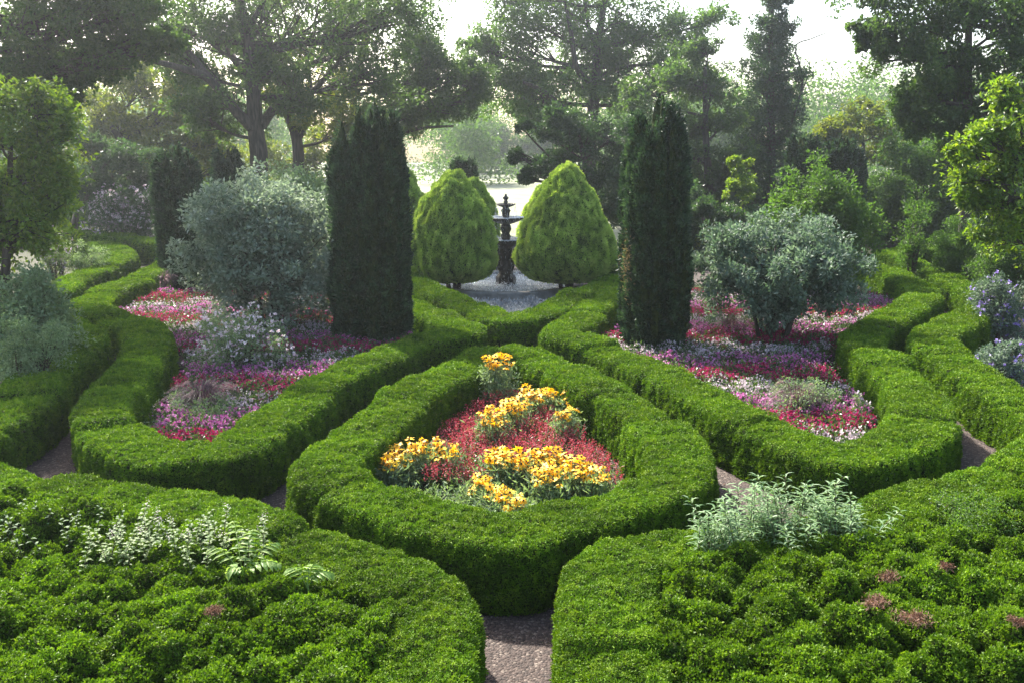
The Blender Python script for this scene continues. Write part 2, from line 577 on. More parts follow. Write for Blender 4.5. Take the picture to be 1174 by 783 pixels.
def tree(name, label, lobes, Y, leaf, L=.14, per=80, ncl=14, rt=.3, base=None, trunk=None, limbs=(), group=None, bark='bark', cat='tree', W=None, clr=.38, flat=.8, droop=.15,
         z0=0.0, loose=1.1, dens=.42, twigs=True, forkz=.45, top=None, clmin=.0):
    """lobes: (px, py, rpx[, dY]) - places on the photograph turned into a real crown at distance Y"""
    LB = []
    for l in lobes:
        dy = l[3] if len(l) > 3 else 0
        LB.append((atY(l[0], l[1], Y + dy), l[2] * pxm(Y)))
    mid = np.mean([c for c, r in LB], 0)
    zt = max(c[2] for c, r in LB)
    if base is None:
        base = np.array([mid[0], Y, z0])
    else:
        base = np.array([(base - 587) / FPX * Y * 1.01, Y, z0])
    root = thing(name, label, cat, base, group)
    tk = MB()
    if trunk is None:
        topz = zt * .92 if top is None else top
        tp = [base - np.array([0, 0, .2]), base + np.array([R.normal(0, .1), 0, topz * .3]), base * .6 + mid * .4, mid * .8 + base * .2]
        tp[2][2], tp[3][2] = topz * .65, topz
        tp = smooth_line(np.array(tp), step=.5)
    else:
        tp = np.array([base - np.array([0, 0, .2])] + [atY(x, y, Y) for x, y in trunk])
        tp = smooth_line(tp, step=.5)
    fr = np.linspace(0, 1, len(tp))
    tr = rt * (1 - .72 * fr) + rt * .35 * np.exp(-fr * 18)
    tube(tk, tp, tr, 9)
    for lm in limbs:                                         # limbs seen in the photograph: (radius, [(px, py, dY), ...])
        lp = smooth_line(np.array([atY(x, y, Y + dy) for x, y, dy in lm[1]]), step=.4)
        tube(tk, lp, np.linspace(lm[0], lm[0] * .35, len(lp)), 7)
    cw = MB()
    for c, r in LB:
        # limb from the trunk to the lobe
        k = np.argmin(np.linalg.norm(tp - c, axis=1) + np.maximum(0, tp[:, 2] - c[2] + .5 * r) * 2 + np.where(fr < .25, 30, 0))
        a = tp[k]
        bl = bez(a, (a + c) / 2 + np.array([0, 0, -.12 * np.linalg.norm(c - a)]) + R.normal(size=3) * .1 * r, c, 9)
        r0 = min(tr[k] * .6, .035 + .03 * r + .012 * np.linalg.norm(c - a))
        tube(tk, bl, np.linspace(r0, r0 * .3, 9), 6)
        n = max(3, int(ncl * R.uniform(.8, 1.2)))
        n = int(n * 3.0)
        ns = int(R.integers(4, 8))
        sc = c + unit(R.normal(size=(ns, 3))) * R.uniform(.35, .95, (ns, 1)) * r * loose * np.array([1, 1, .75])
        pick = R.integers(0, ns, n)
        d = unit(R.normal(size=(n, 3)))
        cen = sc[pick] + d * (R.random((n, 1)) ** .6) * r * R.uniform(.45, .9, ns)[pick][:, None] * np.array([1.1, 1.1, .8])
        if clmin:
            cen[:, 2] = np.maximum(cen[:, 2], clmin)
        if twigs:
            for e in cen[::2]:
                s_ = bl[R.integers(4, 9)]
                tube(tk, bez(s_, (s_ + e) / 2 + R.normal(size=3) * .08 * r, e, 4), np.linspace(r0 * .3, .008, 4), 4)
        crownleaves(cw, cen, clr * .72 * r * R.uniform(.5, 1.4, n), per * DENS * dens, L, W or L * .55, 0, flat, droop)
    tk.build('trunk', M[bark], root, smooth=(0,))
    cw.build('crown', M[leaf], root)
    return root


def shrub(name, label, x0, x1, yt, yb, Y, leaf, L=.06, per=60, ncl=90, clr=.16, group=None, cat='shrub', stems=9, flowers=None, nfl=0, fl_size=.05, depth=1.0, W=None, stem_r=.025,
          stem_h=.0, power=.5, up=0.0, flat=.85, bark='twig', pointy=0.0, droop=.05, ground=True, irr=.4):
    """mounded shrub whose silhouette fills the pixel box at distance Y"""
    c0, c1 = atY(x0, yb, Y), atY(x1, yt, Y)
    if ground:
        c0[2] = min(c0[2], .02)
    ctr = (c0 + c1) / 2
    rx, rz = abs(c1[0] - c0[0]) / 2, abs(c1[2] - c0[2]) / 2
    ry = rx * depth
    root = thing(name, label, cat, (ctr[0], Y, max(0, min(ctr[2] - rz, 0))), group)
    d = unit(R.normal(size=(ncl, 3)))
    cen = d * (R.random((ncl, 1)) ** power) * (1 - clr * .7)
    if pointy:
        sc = 1 - pointy * np.clip((cen[:, 2:3] + .2), 0, 1)
        cen[:, :2] *= sc
    cen *= R.uniform(.86, 1.1, (ncl, 1))
    cen *= 1.06 - irr * .4 + irr * vnoise(d * 1.7 + 50 + ctr[0], 21)[:, None]
    cen = ctr + cen * np.array([rx, ry, rz])
    cen[:, 2] = np.maximum(cen[:, 2], .08)
    cr = clr * (rx + rz) / 2 * 1.3 * R.uniform(.7, 1.3, ncl)
    cw = MB()
    crownleaves(cw, cen, cr, per * 2.4, L, W or L * .5, 0, flat, droop, up=up, hollow=.2)
    st = MB()
    pick = R.choice(ncl, min(ncl, stems * 5), replace=False)
    for i in range(stems):
        a = R.random() * 6.28
        b0 = np.array([ctr[0] + math.cos(a) * rx * .12, Y + math.sin(a) * ry * .12, -.05])
        hub = np.array([ctr[0] + math.cos(a) * rx * .4, Y + math.sin(a) * ry * .4, max(ctr[2] - .1 * rz, .3)])
        pl = bez(b0, (b0 + hub) / 2 * np.array([1, 1, 0]) + np.array([0, 0, hub[2] * .6]), hub, 7)
        tube(st, pl, np.linspace(stem_r * 1.6, stem_r * .7, 7), 6)
        for e in cen[pick[i::stems]]:
            tube(st, bez(pl[R.integers(3, 7)], (hub + e) / 2, e, 4), np.linspace(stem_r * .6, stem_r * .15, 4), 4)
    st.build('stem', M[bark], root, smooth=(0,))
    cw.build('foliage', M[leaf], root)
    if flowers:
        f = MB()
        ii = R.integers(0, ncl, nfl)
        dd = unit(R.normal(size=(nfl, 3)) + UP * .7)
        P = cen[ii] + dd * cr[ii][:, None] * 1.05
        for _ in range(4):
            leafquads(f, P, unit(dd * .4 + R.normal(size=P.shape)), fl_size, fl_size * .8, 0)
        f.build('flower', M[flowers], root)
    return root


# ------------------------------------------------------------------ ground
def sheet(name, poly, z, mat, kind='structure'):
    me = bpy.data.meshes.new(name)
    me.from_pydata([(x, y, z) for x, y in poly], [], [list(range(len(poly)))])
    me.update()
    me.materials.append(M[mat])
    o = bpy.data.objects.new(name, me)
    COL.objects.link(o)
    o['kind'] = kind
    return o


sheet('ground', [(-150, -8), (150, -8), (150, 185), (-150, 185)], 0, 'lawn')
sheet('gravel_path', [(-11, 2), (11, 2), (15, 20), (14, 36), (-14, 36), (-15, 20)], .004, 'gravel')

for sg in (-1, 1):
    sheet('painted_shade_floor', [(sg * 5.0, 36.0), (sg * 9, 31), (sg * 16, 23), (sg * 60, 22), (sg * 70, 78), (sg * 9, 74), (sg * 5.5, 60)][::sg], .012, 'litter')  # dark sheet over the lawn, tree shade painted into its colour
# ------------------------------------------------------------------ hedges
HC = {}
HC['diamond'] = hedge('box_hedge', 'closed kite shaped box hedge framing the yellow and red flower bed',
                      [(575, 403), (600, 405), (640, 422), (688, 446), (732, 472), (764, 498), (783, 532), (765, 556), (700, 580), (620, 600), (590, 606), (545, 601), (460, 580), (385, 557), (368, 543), (380, 524), (420, 490), (470, 452), (520, 422), (552, 406)],
                      closed=True, seed=3, H=.68)
HC['inner_l'] = hedge('box_hedge', 'winding box hedge round the flower bed with the twin stemmed yew',
                      [(400, 312), (440, 328), (470, 347), (500, 363), (529, 381), (496, 387), (468, 394), (440, 405), (385, 429), (335, 459), (298, 485), (268, 509), (248, 517), (200, 520), (165, 512), (130, 493), (118, 472), (130, 449), (150, 425), (166, 404), (170, 388), (158, 372), (130, 362), (104, 350), (112, 338), (140, 327), (168, 315), (190, 303), (206, 291), (232, 284)],
                      seed=11)
HC['inner_r'] = hedge('box_hedge', 'winding box hedge round the flower bed with the single yew column',
                      [(780, 305), (740, 322), (706, 335), (672, 358), (642, 383), (668, 390), (692, 398), (742, 420), (800, 450), (850, 475), (905, 499), (945, 516), (985, 519), (1030, 503), (1054, 485), (1058, 462), (1035, 435), (1004, 408), (990, 385), (1015, 366), (1050, 347), (1058, 334), (1036, 320), (1010, 306), (985, 300)],
                      seed=17)
HC['vee'] = hedge('box_hedge', 'pointed box hedge before the fountain and the clipped golden conifers',
                  [(440, 296), (475, 321), (520, 342), (557, 360), (587, 370), (618, 359), (664, 337), (704, 317), (745, 297)], seed=23)
HC['outer_l'] = hedge('box_hedge', 'long outer box hedge winding below the grey shrubs to the path mouth',
                      [(66, 362), (90, 382), (86, 402), (46, 430), (22, 462), (-30, 495), (-60, 528), (20, 556), (115, 574), (215, 592), (320, 620), (415, 648), (470, 668), (492, 700), (478, 780), (470, 880)], seed=29)
HC['outer_lf'] = hedge('box_hedge', 'far outer box hedge bending round the white flowering border plants',
                       [(58, 336), (84, 321), (117, 305), (142, 293), (131, 284), (108, 278), (84, 265), (66, 254)], seed=31)
HC['outer_r'] = hedge('box_hedge', 'long outer box hedge winding below the violet phlox to the path mouth',
                      [(1010, 290), (1045, 297), (1085, 318), (1122, 338), (1128, 352), (1095, 370), (1070, 388), (1098, 414), (1150, 448), (1215, 490), (1190, 525), (1110, 560), (1020, 592), (920, 615), (820, 624), (740, 634), (702, 658), (700, 710), (712, 790), (716, 890)], seed=37)
hedge('back_hedge', 'dark low hedge beneath the white flowered shrub and small yew', [(60, 268), (110, 268), (160, 272), (205, 276)], H=.9, W=1.0, seed=41, group='low hedges at the garden edge')
hedge('back_hedge', 'low hedge at the far end of the violet border', [(1012, 288), (1050, 284), (1095, 286), (1150, 290)], H=.7, W=.9, seed=43, group='low hedges at the garden edge')


def inner_poly(C, sgn, inset):
    T = unit(np.gradient(C, axis=0))
    return C


sheet('centre_bed_soil', [tuple(p) for p in HC['diamond'][::6]], .008, 'soil')
sheet('flower_bed_soil', [tuple(p) for p in HC['inner_l'][::6]], .008, 'soil')
sheet('flower_bed_soil', [tuple(p) for p in HC['inner_r'][::6]], .008, 'soil')
sheet('fountain_bed_soil', [tuple(p) for p in HC['vee'][::6]], .008, 'soil')
ol = HC['outer_l']
sheet('border_soil', [(-14, 3)] + [(.0 + min(p[0], -.9), p[1]) for p in ol[::6][::-1]] + [(-14, 24)], .008, 'soil')
orr = HC['outer_r']
sheet('border_soil', [(14, 3)] + [tuple(p) for p in orr[::6][::-1]] + [(14, 36)], .008, 'soil')


# ------------------------------------------------------------------ loose boxwood in the foreground
def boxwood_side(sgn, line, seeds, labels):
    """lumpy boxwood between the outer hedge and the viewer, one bush per seed point"""
    rg = np.random.default_rng(51 + sgn)
    cell = .035
    xs = np.arange(.95, 7.2, cell) * sgn
    ys = np.arange(4.3, 10.5, cell)
    X, Yg = np.meshgrid(xs, ys, indexing='ij')
    # far edge: the hedge line
    o = np.argsort(line[:, 0])
    near = line[(line[:, 1] < 12)]
    ymax = np.full(len(xs), 0.0)
    for i, x in enumerate(xs):
        c = near[np.abs(near[:, 0] - x) < .12]
        c = c[c[:, 1] > 6.9]
        ymax[i] = (c[:, 1].min() if len(c) else 9.0) - .25
    Ym = np.broadcast_to(ymax[:, None], X.shape)
    inside = np.clip((Ym - Yg) / .3, -.5, 1)
    zb = np.where(inside > 0, .62 + .0 * X, .2)
    Z = np.full(X.shape, .48)
    n = 1500
    lx = rg.uniform(.9, 7.2, n) * sgn
    ly = rg.uniform(4.2, 10, n)
    lr = rg.uniform(.07, .22, n)
    lz = .60 + rg.normal(0, .05, n) + .16 * (vnoise(np.stack([lx * .8 + ly * .5, ly * .8 - lx * .5, lx * 0], 1), 3) - .3) + .05 * np.clip(np.abs(lx) - 1.5, 0, 3)
    for x, y, r, z in zip(lx, ly, lr, lz):
        j = int(np.argmin(np.abs(xs - x)))
        if y > ymax[j] - .05:
            continue
        d2 = ((X - x) ** 2 + (Yg - y) ** 2) / r ** 2
        b = z - r * .95 + r * .95 * np.sqrt(np.clip(1 - d2, 0, 1))
        Z = np.where(d2 < 1, np.maximum(Z, b), Z)
    fl = np.stack([X.ravel(), Yg.ravel(), Z.ravel()], 1)
    Z = Z + (.17 * (vnoise(fl * 4.3, 5) - .5) + .11 * (vnoise(fl * 10, 6) - .5)).reshape(Z.shape)
    V = np.stack([X.ravel(), Yg.ravel(), Z.ravel()], 1)
    q = grid_quads(len(xs), len(ys))
    if sgn < 0:
        q = q[:, ::-1]
    cen = V[q].mean(1)
    j = np.clip(np.round((np.abs(cen[:, 0]) - .95) / cell).astype(int), 0, len(xs) - 1)
    ok = cen[:, 1] < ymax[j] + .1
    sp = np.array([at(px, py, .8)[:2] for px, py in seeds])
    wob = np.stack([vnoise(cen * 2.0, 8), vnoise(cen * 2.0, 9)], 1) * .5
    own = np.argmin(np.linalg.norm((cen[:, None, :2] + wob[:, None]) - sp[None], axis=2), 1)
    for i, lab in enumerate(labels):
        qi = q[ok & (own == i)]
        if not len(qi):
            continue
        mb = MB()
        used, inv = np.unique(qi, return_inverse=True)
        vv = V[used]
        qq = inv.reshape(-1, 4)
        low = vv.copy()
        mb.add(low - np.array([0, 0, .03]), qq, 1)
        P, Np, ix = sample_quads(vv, qq, 2500)
        Np = unit(Np + UP * .25)
        lump = vnoise(P * 17, 12)
        P = P + Np * ((lump - .4) * .07)[:, None]
        n = len(P)
        # a rosette of leaves on every shoot
        A = unit(Np * .8 + UP * .3 + R.normal(size=(n, 3)) * .45)
        tone = np.clip(.1 + .55 * lump + R.normal(0, .12, n), 0, 1)
        for k in range(6):
            D = unit(A * (1.1 if k < 2 else .55) + R.normal(size=(n, 3)) * .55)
            leafquads(mb, P + A * R.uniform(-.02, .02, (n, 1)), D, R.uniform(.02, .034, n), R.uniform(.012, .019, n), 0, np.clip(tone + R.normal(0, .12, n), 0, 1), fold=.15)
        c = vv.mean(0)
        ob = mb.build('boxwood_bush', [M['box'], M['core']], origin=(c[0], c[1], 0))
        tag(ob, lab, 'boxwood', 'loose boxwood bushes before the hedges')


boxwood_side(-1, HC['outer_l'], [(60, 660), (330, 690), (120, 760), (420, 760), (-30, 720)],
             ['dark boxwood bush in front of the pale weeds at the outer hedge',
              'boxwood bush below the lime seedling with a bare twiggy gap',
              'dark glossy boxwood bush nearest the viewer, away from the path',
              'round boxwood bush nearest the viewer beside the gravel path hedge',
              'shaded boxwood bush at the outer edge of the dark bushes'])
boxwood_side(1, HC['outer_r'], [(760, 700), (900, 690), (1060, 670), (980, 770), (1190, 730), (800, 780)],
             ['bright boxwood bush beside the gravel path mouth',
              'boxwood bush just in front of the narrow leaved willowy plant',
              'boxwood bush with brown dead patches among green shoots',
              'lumpy boxwood bush nearest the viewer below the dead patches',
              'boxwood bush with one grey dead twig at the outer edge',
              'boxwood bush nearest the viewer beside the path'])


# ------------------------------------------------------------------ yew columns
def yew(name, label, px, w_px, ytop, ybase, groups, seed, group='dark columnar yews', z_floor=0.0, Y=None, leafk=1.0, dry=False):
    """groups: (dx, half width, top drop) bundles of upright plumes, in units of the half width / metres"""
    rg = np.random.default_rng(seed)
    b = at(px, ybase, 0) if Y is None else np.array([(px - 587) / FPX * Y * 1.01, Y, 0])
    Yd = b[1]
    H = atY(px, ytop, Yd)[2]
    rw = w_px * pxm(Yd) / 2
    root = thing(name, label, 'yew', b, group)
    fo, st = MB(), MB()
    for gx, gw, drop in groups:
        cx = b[0] + gx * rw
        n = int(70 * gw + 10)
        for i in range(n):
            a = rg.random() * 6.283
            rr = math.sqrt(rg.random()) * .9 if i < n * .4 else rg.uniform(.8, 1.06)
            ox, oy = math.cos(a) * rr * gw * rw, math.sin(a) * rr * gw * rw
            h = (H - drop) * (1 - .09 * rr ** 2 - rg.random() ** 1.3 * .19)
            if i >= n * .4 and rg.random() < .6:           # shorter plumes end part way up the flank
                h *= rg.uniform(.3, .93)
            r = rg.uniform(.12, .21) * (rw / .82) ** .5
            toff = rg.normal(0, .14)
            m, k = 26, 9
            t = np.linspace(0, 1, m)
            prof = r * np.clip(np.minimum(1, (1 - t) / .16), 0, 1) ** .6 * (.9 + .1 * np.sin(t * 3))
            lean = (.84 + .16 * np.sin(np.clip(t * 1.5, 0, 1) * math.pi * .5))
            an = np.arange(k) / k * 6.283
            V = np.stack([cx + (ox * lean)[:, None] + prof[:, None] * np.cos(an), b[1] + (oy * lean)[:, None] + prof[:, None] * np.sin(an), np.repeat((t * h)[:, None], k, 1)], -1).reshape(-1, 3)
            dr = unit(V - np.array([cx, b[1], 0]) * np.array([1, 1, 0]) - np.array([0, 0, 1]) * V[:, 2:3])
            V = V + dr * (.16 * (vnoise(V * np.array([6, 6, 3.2]), seed + i) - .5))[:, None]
            q = grid_quads(m, k, wrap_m=True)
            fo.add(V * .999, q, 1)
            # only plumes near the outside carry visible needles
            dens = 1500 if rr > .55 else 350
            P, Np, ix = sample_quads(V, q, dens / leafk ** 2)
            out = unit((P - np.array([cx, b[1], 0])) * np.array([1, 1, 0]))
            fl = vnoise(P * np.array([11, 11, 7]), 77)
            P = P + out * ((fl - .4) * .12)[:, None]
            D = unit(out * .55 + UP * .75 + R.normal(size=P.shape) * .5)
            leafquads(fo, P, D, 0.085 * leafk * R.uniform(.6, 1.3, len(P)), .032 * leafk, 0, np.clip(-.1 + toff + 1.0 * fl + R.normal(0, .12, len(P)), 0, 1))
        tube(st, np.array([[cx, b[1], -.1], [cx, b[1], H * .3], [cx, b[1], H * .7]]), [.09, .07, .03], 8)
    if dry:                                               # a browned patch of dead twigs on the flank
        n = 500
        P = np.stack([b[0] - rw * .97 + rg.normal(0, .07, n), b[1] - rw * .25 + rg.normal(0, .2, n), 1.95 + rg.normal(0, .32, n)], 1)
        leafquads(fo, P, unit(R.normal(size=(n, 3)) + np.array([-.6, -.5, .4])), .08, .014, 2)
    fo.build('foliage', [M['yew'], M['core'], M['yewdry']], root)
    st.build('trunk', M['bark'], root, smooth=(0,))
    return root


yew('columnar_yew', 'tall twin stemmed yew column with a split crown beside the silver shrub', 427, 70, 106, 402,
    [(-.62, .40, .45), (.52, .46, .0), (-.02, .45, 1.7), (-.12, .2, .15)], 61, leafk=1.15)
yew('columnar_yew', 'tall single yew column with a browned flank beside the golden conifer', 749, 66, 97, 408,
    [(0, .9, 0)], 62, dry=True, leafk=1.15)
yew('columnar_yew', 'smaller flat topped yew behind the winding hedge and silver shrub', 212, 46, 160, 300, [(0, .85, 0)], 63, Y=28.5, leafk=1.7)
yew('columnar_yew', 'small yew half hidden beside the oak trunk', 268, 31, 164, 285, [(0, .85, 0)], 64, Y=38, leafk=1.9)
yew('columnar_yew', 'distant yew tip above the clipped conifer before the mist', 533, 26, 176, 285, [(0, .85, 0)], 65, Y=47, leafk=2.3)
yew('columnar_yew', 'dark pointed yew behind the rounded green shrub', 912, 40, 148, 285, [(0, .85, 0)], 66, Y=37, leafk=2.0)
yew('columnar_yew', 'broad ragged yew behind the rounded green shrub', 955, 46, 154, 285, [(0, .9, 0)], 67, Y=37.5, leafk=2.0)


# ------------------------------------------------------------------ clipped golden conifers
def topiary(label, px, Y, w_px, ytop, seed, leafk=1.0):
    b = np.array([(px - 587) / FPX * Y * 1.015, Y, 0])
    H = atY(px, ytop, Y)[2]
    rw = w_px * pxm(Y) / 2
    root = thing('golden_conifer', label, 'conifer', b, 'clipped golden conifers round the fountain')
    m, k = 46, 60
    t = np.linspace(0, 1, m)
    z0 = .42
    prof = rw * np.where(t < .2, .6 + .4 * np.sin(t / .2 * math.pi / 2), np.clip(1 - (np.clip(t - .2, 0, 1) / .8) ** (1.75 if seed % 2 else 1.5), 0, 1) ** (.7 if seed % 2 else .82))
    prof[0] = rw * .3
    an = np.arange(k) / k * 6.283
    V = np.stack([b[0] + prof[:, None] * np.cos(an), b[1] + prof[:, None] * np.sin(an), np.repeat((z0 + t * (H - z0))[:, None], k, 1)], -1).reshape(-1, 3)
    dr = unit((V - b) * np.array([1, 1, 0]) + UP * .25)
    tuft = vnoise(V * np.array([7, 7, 3.0]) + seed, seed)
    V = V + dr * (.2 * (tuft - .5) + .12 * (vnoise(V * 2.2, seed + 3) - .5))[:, None]
    q = grid_quads(m, k, wrap_m=True)
    fo = MB()
    fo.add(V - dr * .03, q, 1)
    P, Np, ix = sample_quads(V, q, 3400 / leafk ** 2)
    out = unit((P - b) * np.array([1, 1, 0]) + UP * .2)
    fl = vnoise(P * np.array([12, 12, 5.0]), seed + 4)
    P = P + out * ((fl - .4) * .12)[:, None]
    D = unit(out * .6 + UP * .55 + R.normal(size=P.shape) * .4)
    leafquads(fo, P, D, .085 * leafk * R.uniform(.6, 1.3, len(P)), .03 * leafk, 0, np.clip(-.05 + 1.0 * fl + R.normal(0, .1, len(P)), 0, 1))
    fo.build('foliage', [M['gold'], M['core']], root)
    st = MB()
    for i in range(5):
        a = i * 1.256
        tube(st, np.array([[b[0] + .12 * math.cos(a), b[1] + .12 * math.sin(a), -.05], [b[0] + .2 * math.cos(a), b[1] + .2 * math.sin(a), .5], [b[0], b[1], H * .6]]), [.07, .05, .02], 7)
    st.build('trunk', M['bark'], root, smooth=(0,))


topiary('blunt topped clipped golden conifer beside the fountain, nearest the twin stemmed yew', 520, 27.2, 96, 199, 71)
topiary('pointed clipped golden conifer, the broadest, beside the fountain', 648, 27.2, 110, 189, 72)
topiary('clipped golden conifer mostly hidden behind the blunt topped one', 544, 33.5, 56, 206, 73, 1.2)
topiary('clipped golden conifer showing a sliver behind the broadest pointed one', 622, 33.5, 52, 212, 74, 1.2)
topiary('clipped golden conifer peeping out behind the twin stemmed yew', 466, 32, 56, 193, 75, 1.2)

# ------------------------------------------------------------------ fountain and pool
FX, FY = (580 - 587) / FPX * 28.9, 28.6
pool = thing('fountain_pool', 'round stone rimmed pool of bright water under the tiered fountain', 'pool', (FX, FY, 0))
mb = MB()
lathe(mb, [(2.32, 0), (2.32, .2), (2.30, .23), (2.10, .23), (2.08, .2), (2.08, .02)], (FX, FY, 0), 64)
mb.build('coping', M['stone'], pool)
mb = MB()
lathe(mb, [(2.085, .15), (.9, .152), (.02, .153)], (FX, FY, 0), 64)
mb.build('water_surface', M['water'], pool, smooth=(0,))
ft = thing('tiered_fountain', 'dark bronze three tiered fountain spilling water into the round pool', 'fountain', (FX, FY, .02))
zz = lambda y: atY(580, y, FY)[2]
mb = MB()
lathe(mb, [(.02, .0), (.3, .0), (.3, zz(318)), (.27, zz(316)), (.22, zz(314)), (.2, zz(310))], (FX, FY, 0), 8)
mb.build('plinth', M['bronze'], ft)
mb = MB()
lathe(mb, [(.2, zz(312)), (.23, zz(308)), (.17, zz(303)), (.16, zz(296)), (.24, zz(291)), (.19, zz(286)), (.22, zz(284))], (FX, FY, 0), 32)
mb.build('pedestal', M['bronze'], ft, smooth=(0,))
for i in range(4):                                        # scrolled brackets on the pedestal
    a = i * math.pi / 2 + .78
    mb = MB()
    dx, dy = math.cos(a), math.sin(a)
    pr = [(.24, 310), (.3, 306), (.29, 300), (.24, 296), (.27, 292), (.36, 287)]
    tube(mb, smooth_line(np.array([[FX + dx * r, FY + dy * r, zz(y)] for r, y in pr]), step=.03), .045, 7)
    mb.build('scroll_bracket', M['bronze'], ft, smooth=(0,))


def basin(name, r, ytop, depth, rim):
    mb = MB()
    z = zz(ytop)
    lathe(mb, [(.1, z - depth), (r * .45, z - depth * .8), (r * .8, z - depth * .45), (r * .97, z - depth * .12), (r, z), (r * .985, z + .015), (r * .95, z), (r * .7, z - .035), (.1, z - .05)], (FX, FY, 0), 72, 0, rim, 18)
    o = mb.build(name, M['bronze'], ft, smooth=(0,))
    mb = MB()
    lathe(mb, [(r * .93, z - .008), (r * .4, z - .006), (.1, z - .005)], (FX, FY, 0), 48)
    mb.build('basin_water', M['water'], o, smooth=(0,))
    return z


zl = basin('lower_basin', .56, 275, .3, .02)
zm = basin('middle_basin', .52, 250, .2, .02)
zu = basin('upper_basin', .29, 234.5, .1, .015)
mb = MB()
lathe(mb, [(.1, zl - .05), (.15, zz(271)), (.11, zz(268)), (.17, zz(263)), (.15, zz(259)), (.1, zz(256)), (.14, zz(254))], (FX, FY, 0), 28)
mb.build('stem', M['bronze'], ft, smooth=(0,))
mb = MB()
lathe(mb, [(.07, zm - .04), (.11, zz(247)), (.12, zz(244)), (.15, zz(241.5)), (.09, zz(239)), (.06, zz(237)), (.08, zz(235.5))], (FX, FY, 0), 28)
mb.build('stem', M['bronze'], ft, smooth=(0,))
mb = MB()
lathe(mb, [(.05, zu - .03), (.07, zz(231)), (.04, zz(230)), (.085, zz(228)), (.085, zz(226.5)), (.03, zz(225)), (.05, zz(224)), (.0, zz(222.5))], (FX, FY, 0), 20)
mb.build('finial', M['bronze'], ft, smooth=(0,))
mb = MB()
for z1, z2, r, n in ((zu, zm, .285, 26), (zm, zl, .515, 46), (zl, .16, .555, 70)):
    a = R.random(n * 7) * 6.283
    t = R.random(n * 7)
    P = np.stack([FX + (r + .05 * t) * np.cos(a), FY + (r + .05 * t) * np.sin(a), z1 - (z1 - z2) * t ** 1.3], 1)
    leafquads(mb, P, unit(np.array([[0, 0, -1.]]) + R.normal(size=P.shape) * .04), R.uniform(.03, .10, len(P)), .009, 0)
n = 2600  # white splash flecks, also whitening the pool in place of reflected sky
a, r = R.random(n) * 6.283, .4 + 1.6 * R.random(n)
P = np.stack([FX + r * np.cos(a), FY + r * np.sin(a), .16 + .10 * R.random(n) ** 2], 1)
leafquads(mb, P, unit(R.normal(size=P.shape) + UP * .3), R.uniform(.02, .06, n), .02, 0)
for z_, rr in ((zl, .55), (zm, .51)):                     # water brimming over the scalloped rims
    n = 900
    a = R.random(n) * 6.283
    P = np.stack([FX + (rr - .16 * R.random(n)) * np.cos(a), FY + (rr - .16 * R.random(n)) * np.sin(a), z_ + .015 + .02 * R.random(n)], 1)
    leafquads(mb, P, unit(np.stack([np.cos(a), np.sin(a), -.4 + 0 * a], 1) + R.normal(size=P.shape) * .3), R.uniform(.03, .07, n), .025, 0)
mb.build('falling_water_and_glints', M['foam'], ft)
# bed of silver border plants in the point of the V hedge
mb = MB()
n = 4200
P0 = []
while len(P0) < n:
    x, y = R.uniform(-1.6, 1.6), R.uniform(20.6, 24.6)
    if abs(x - .0) < (y - 20.3) * .31 - .02 and math.hypot(x - FX, y - FY) > 2.5:
        P0.append((x, y, R.uniform(.05, .3)))
P = np.array(P0)[:190]
P[:, 2] = .1 + .16 * vnoise(P * 2.5, 4)
crownleaves(mb, P, R.uniform(.12, .22, len(P)), 110, .085, .035, 0, .9, 0, spread=.22, up=.5)
o = mb.build('silver_border_plants', M['greyplant'])
tag(o, 'low silver grey bedding filling the hedge point before the fountain', 'bedding', None, 'stuff')

# ------------------------------------------------------------------ flower bands
def inpoly(x, y, poly):
    c = np.zeros(len(x), bool)
    j = len(poly) - 1
    for i in range(len(poly)):
        xi, yi = poly[i]
        xj, yj = poly[j]
        hit = ((yi > y) != (yj > y)) & (x < (xj - xi) * (y - yi) / (yj - yi + 1e-12) + xi)
        c ^= hit
        j = i
    return c


def mindist(x, y, C):
    d = np.full(len(x), 9e9)
    for a in range(0, len(C), 3):
        d = np.minimum(d, (x - C[a, 0]) ** 2 + (y - C[a, 1]) ** 2)
    return np.sqrt(d)


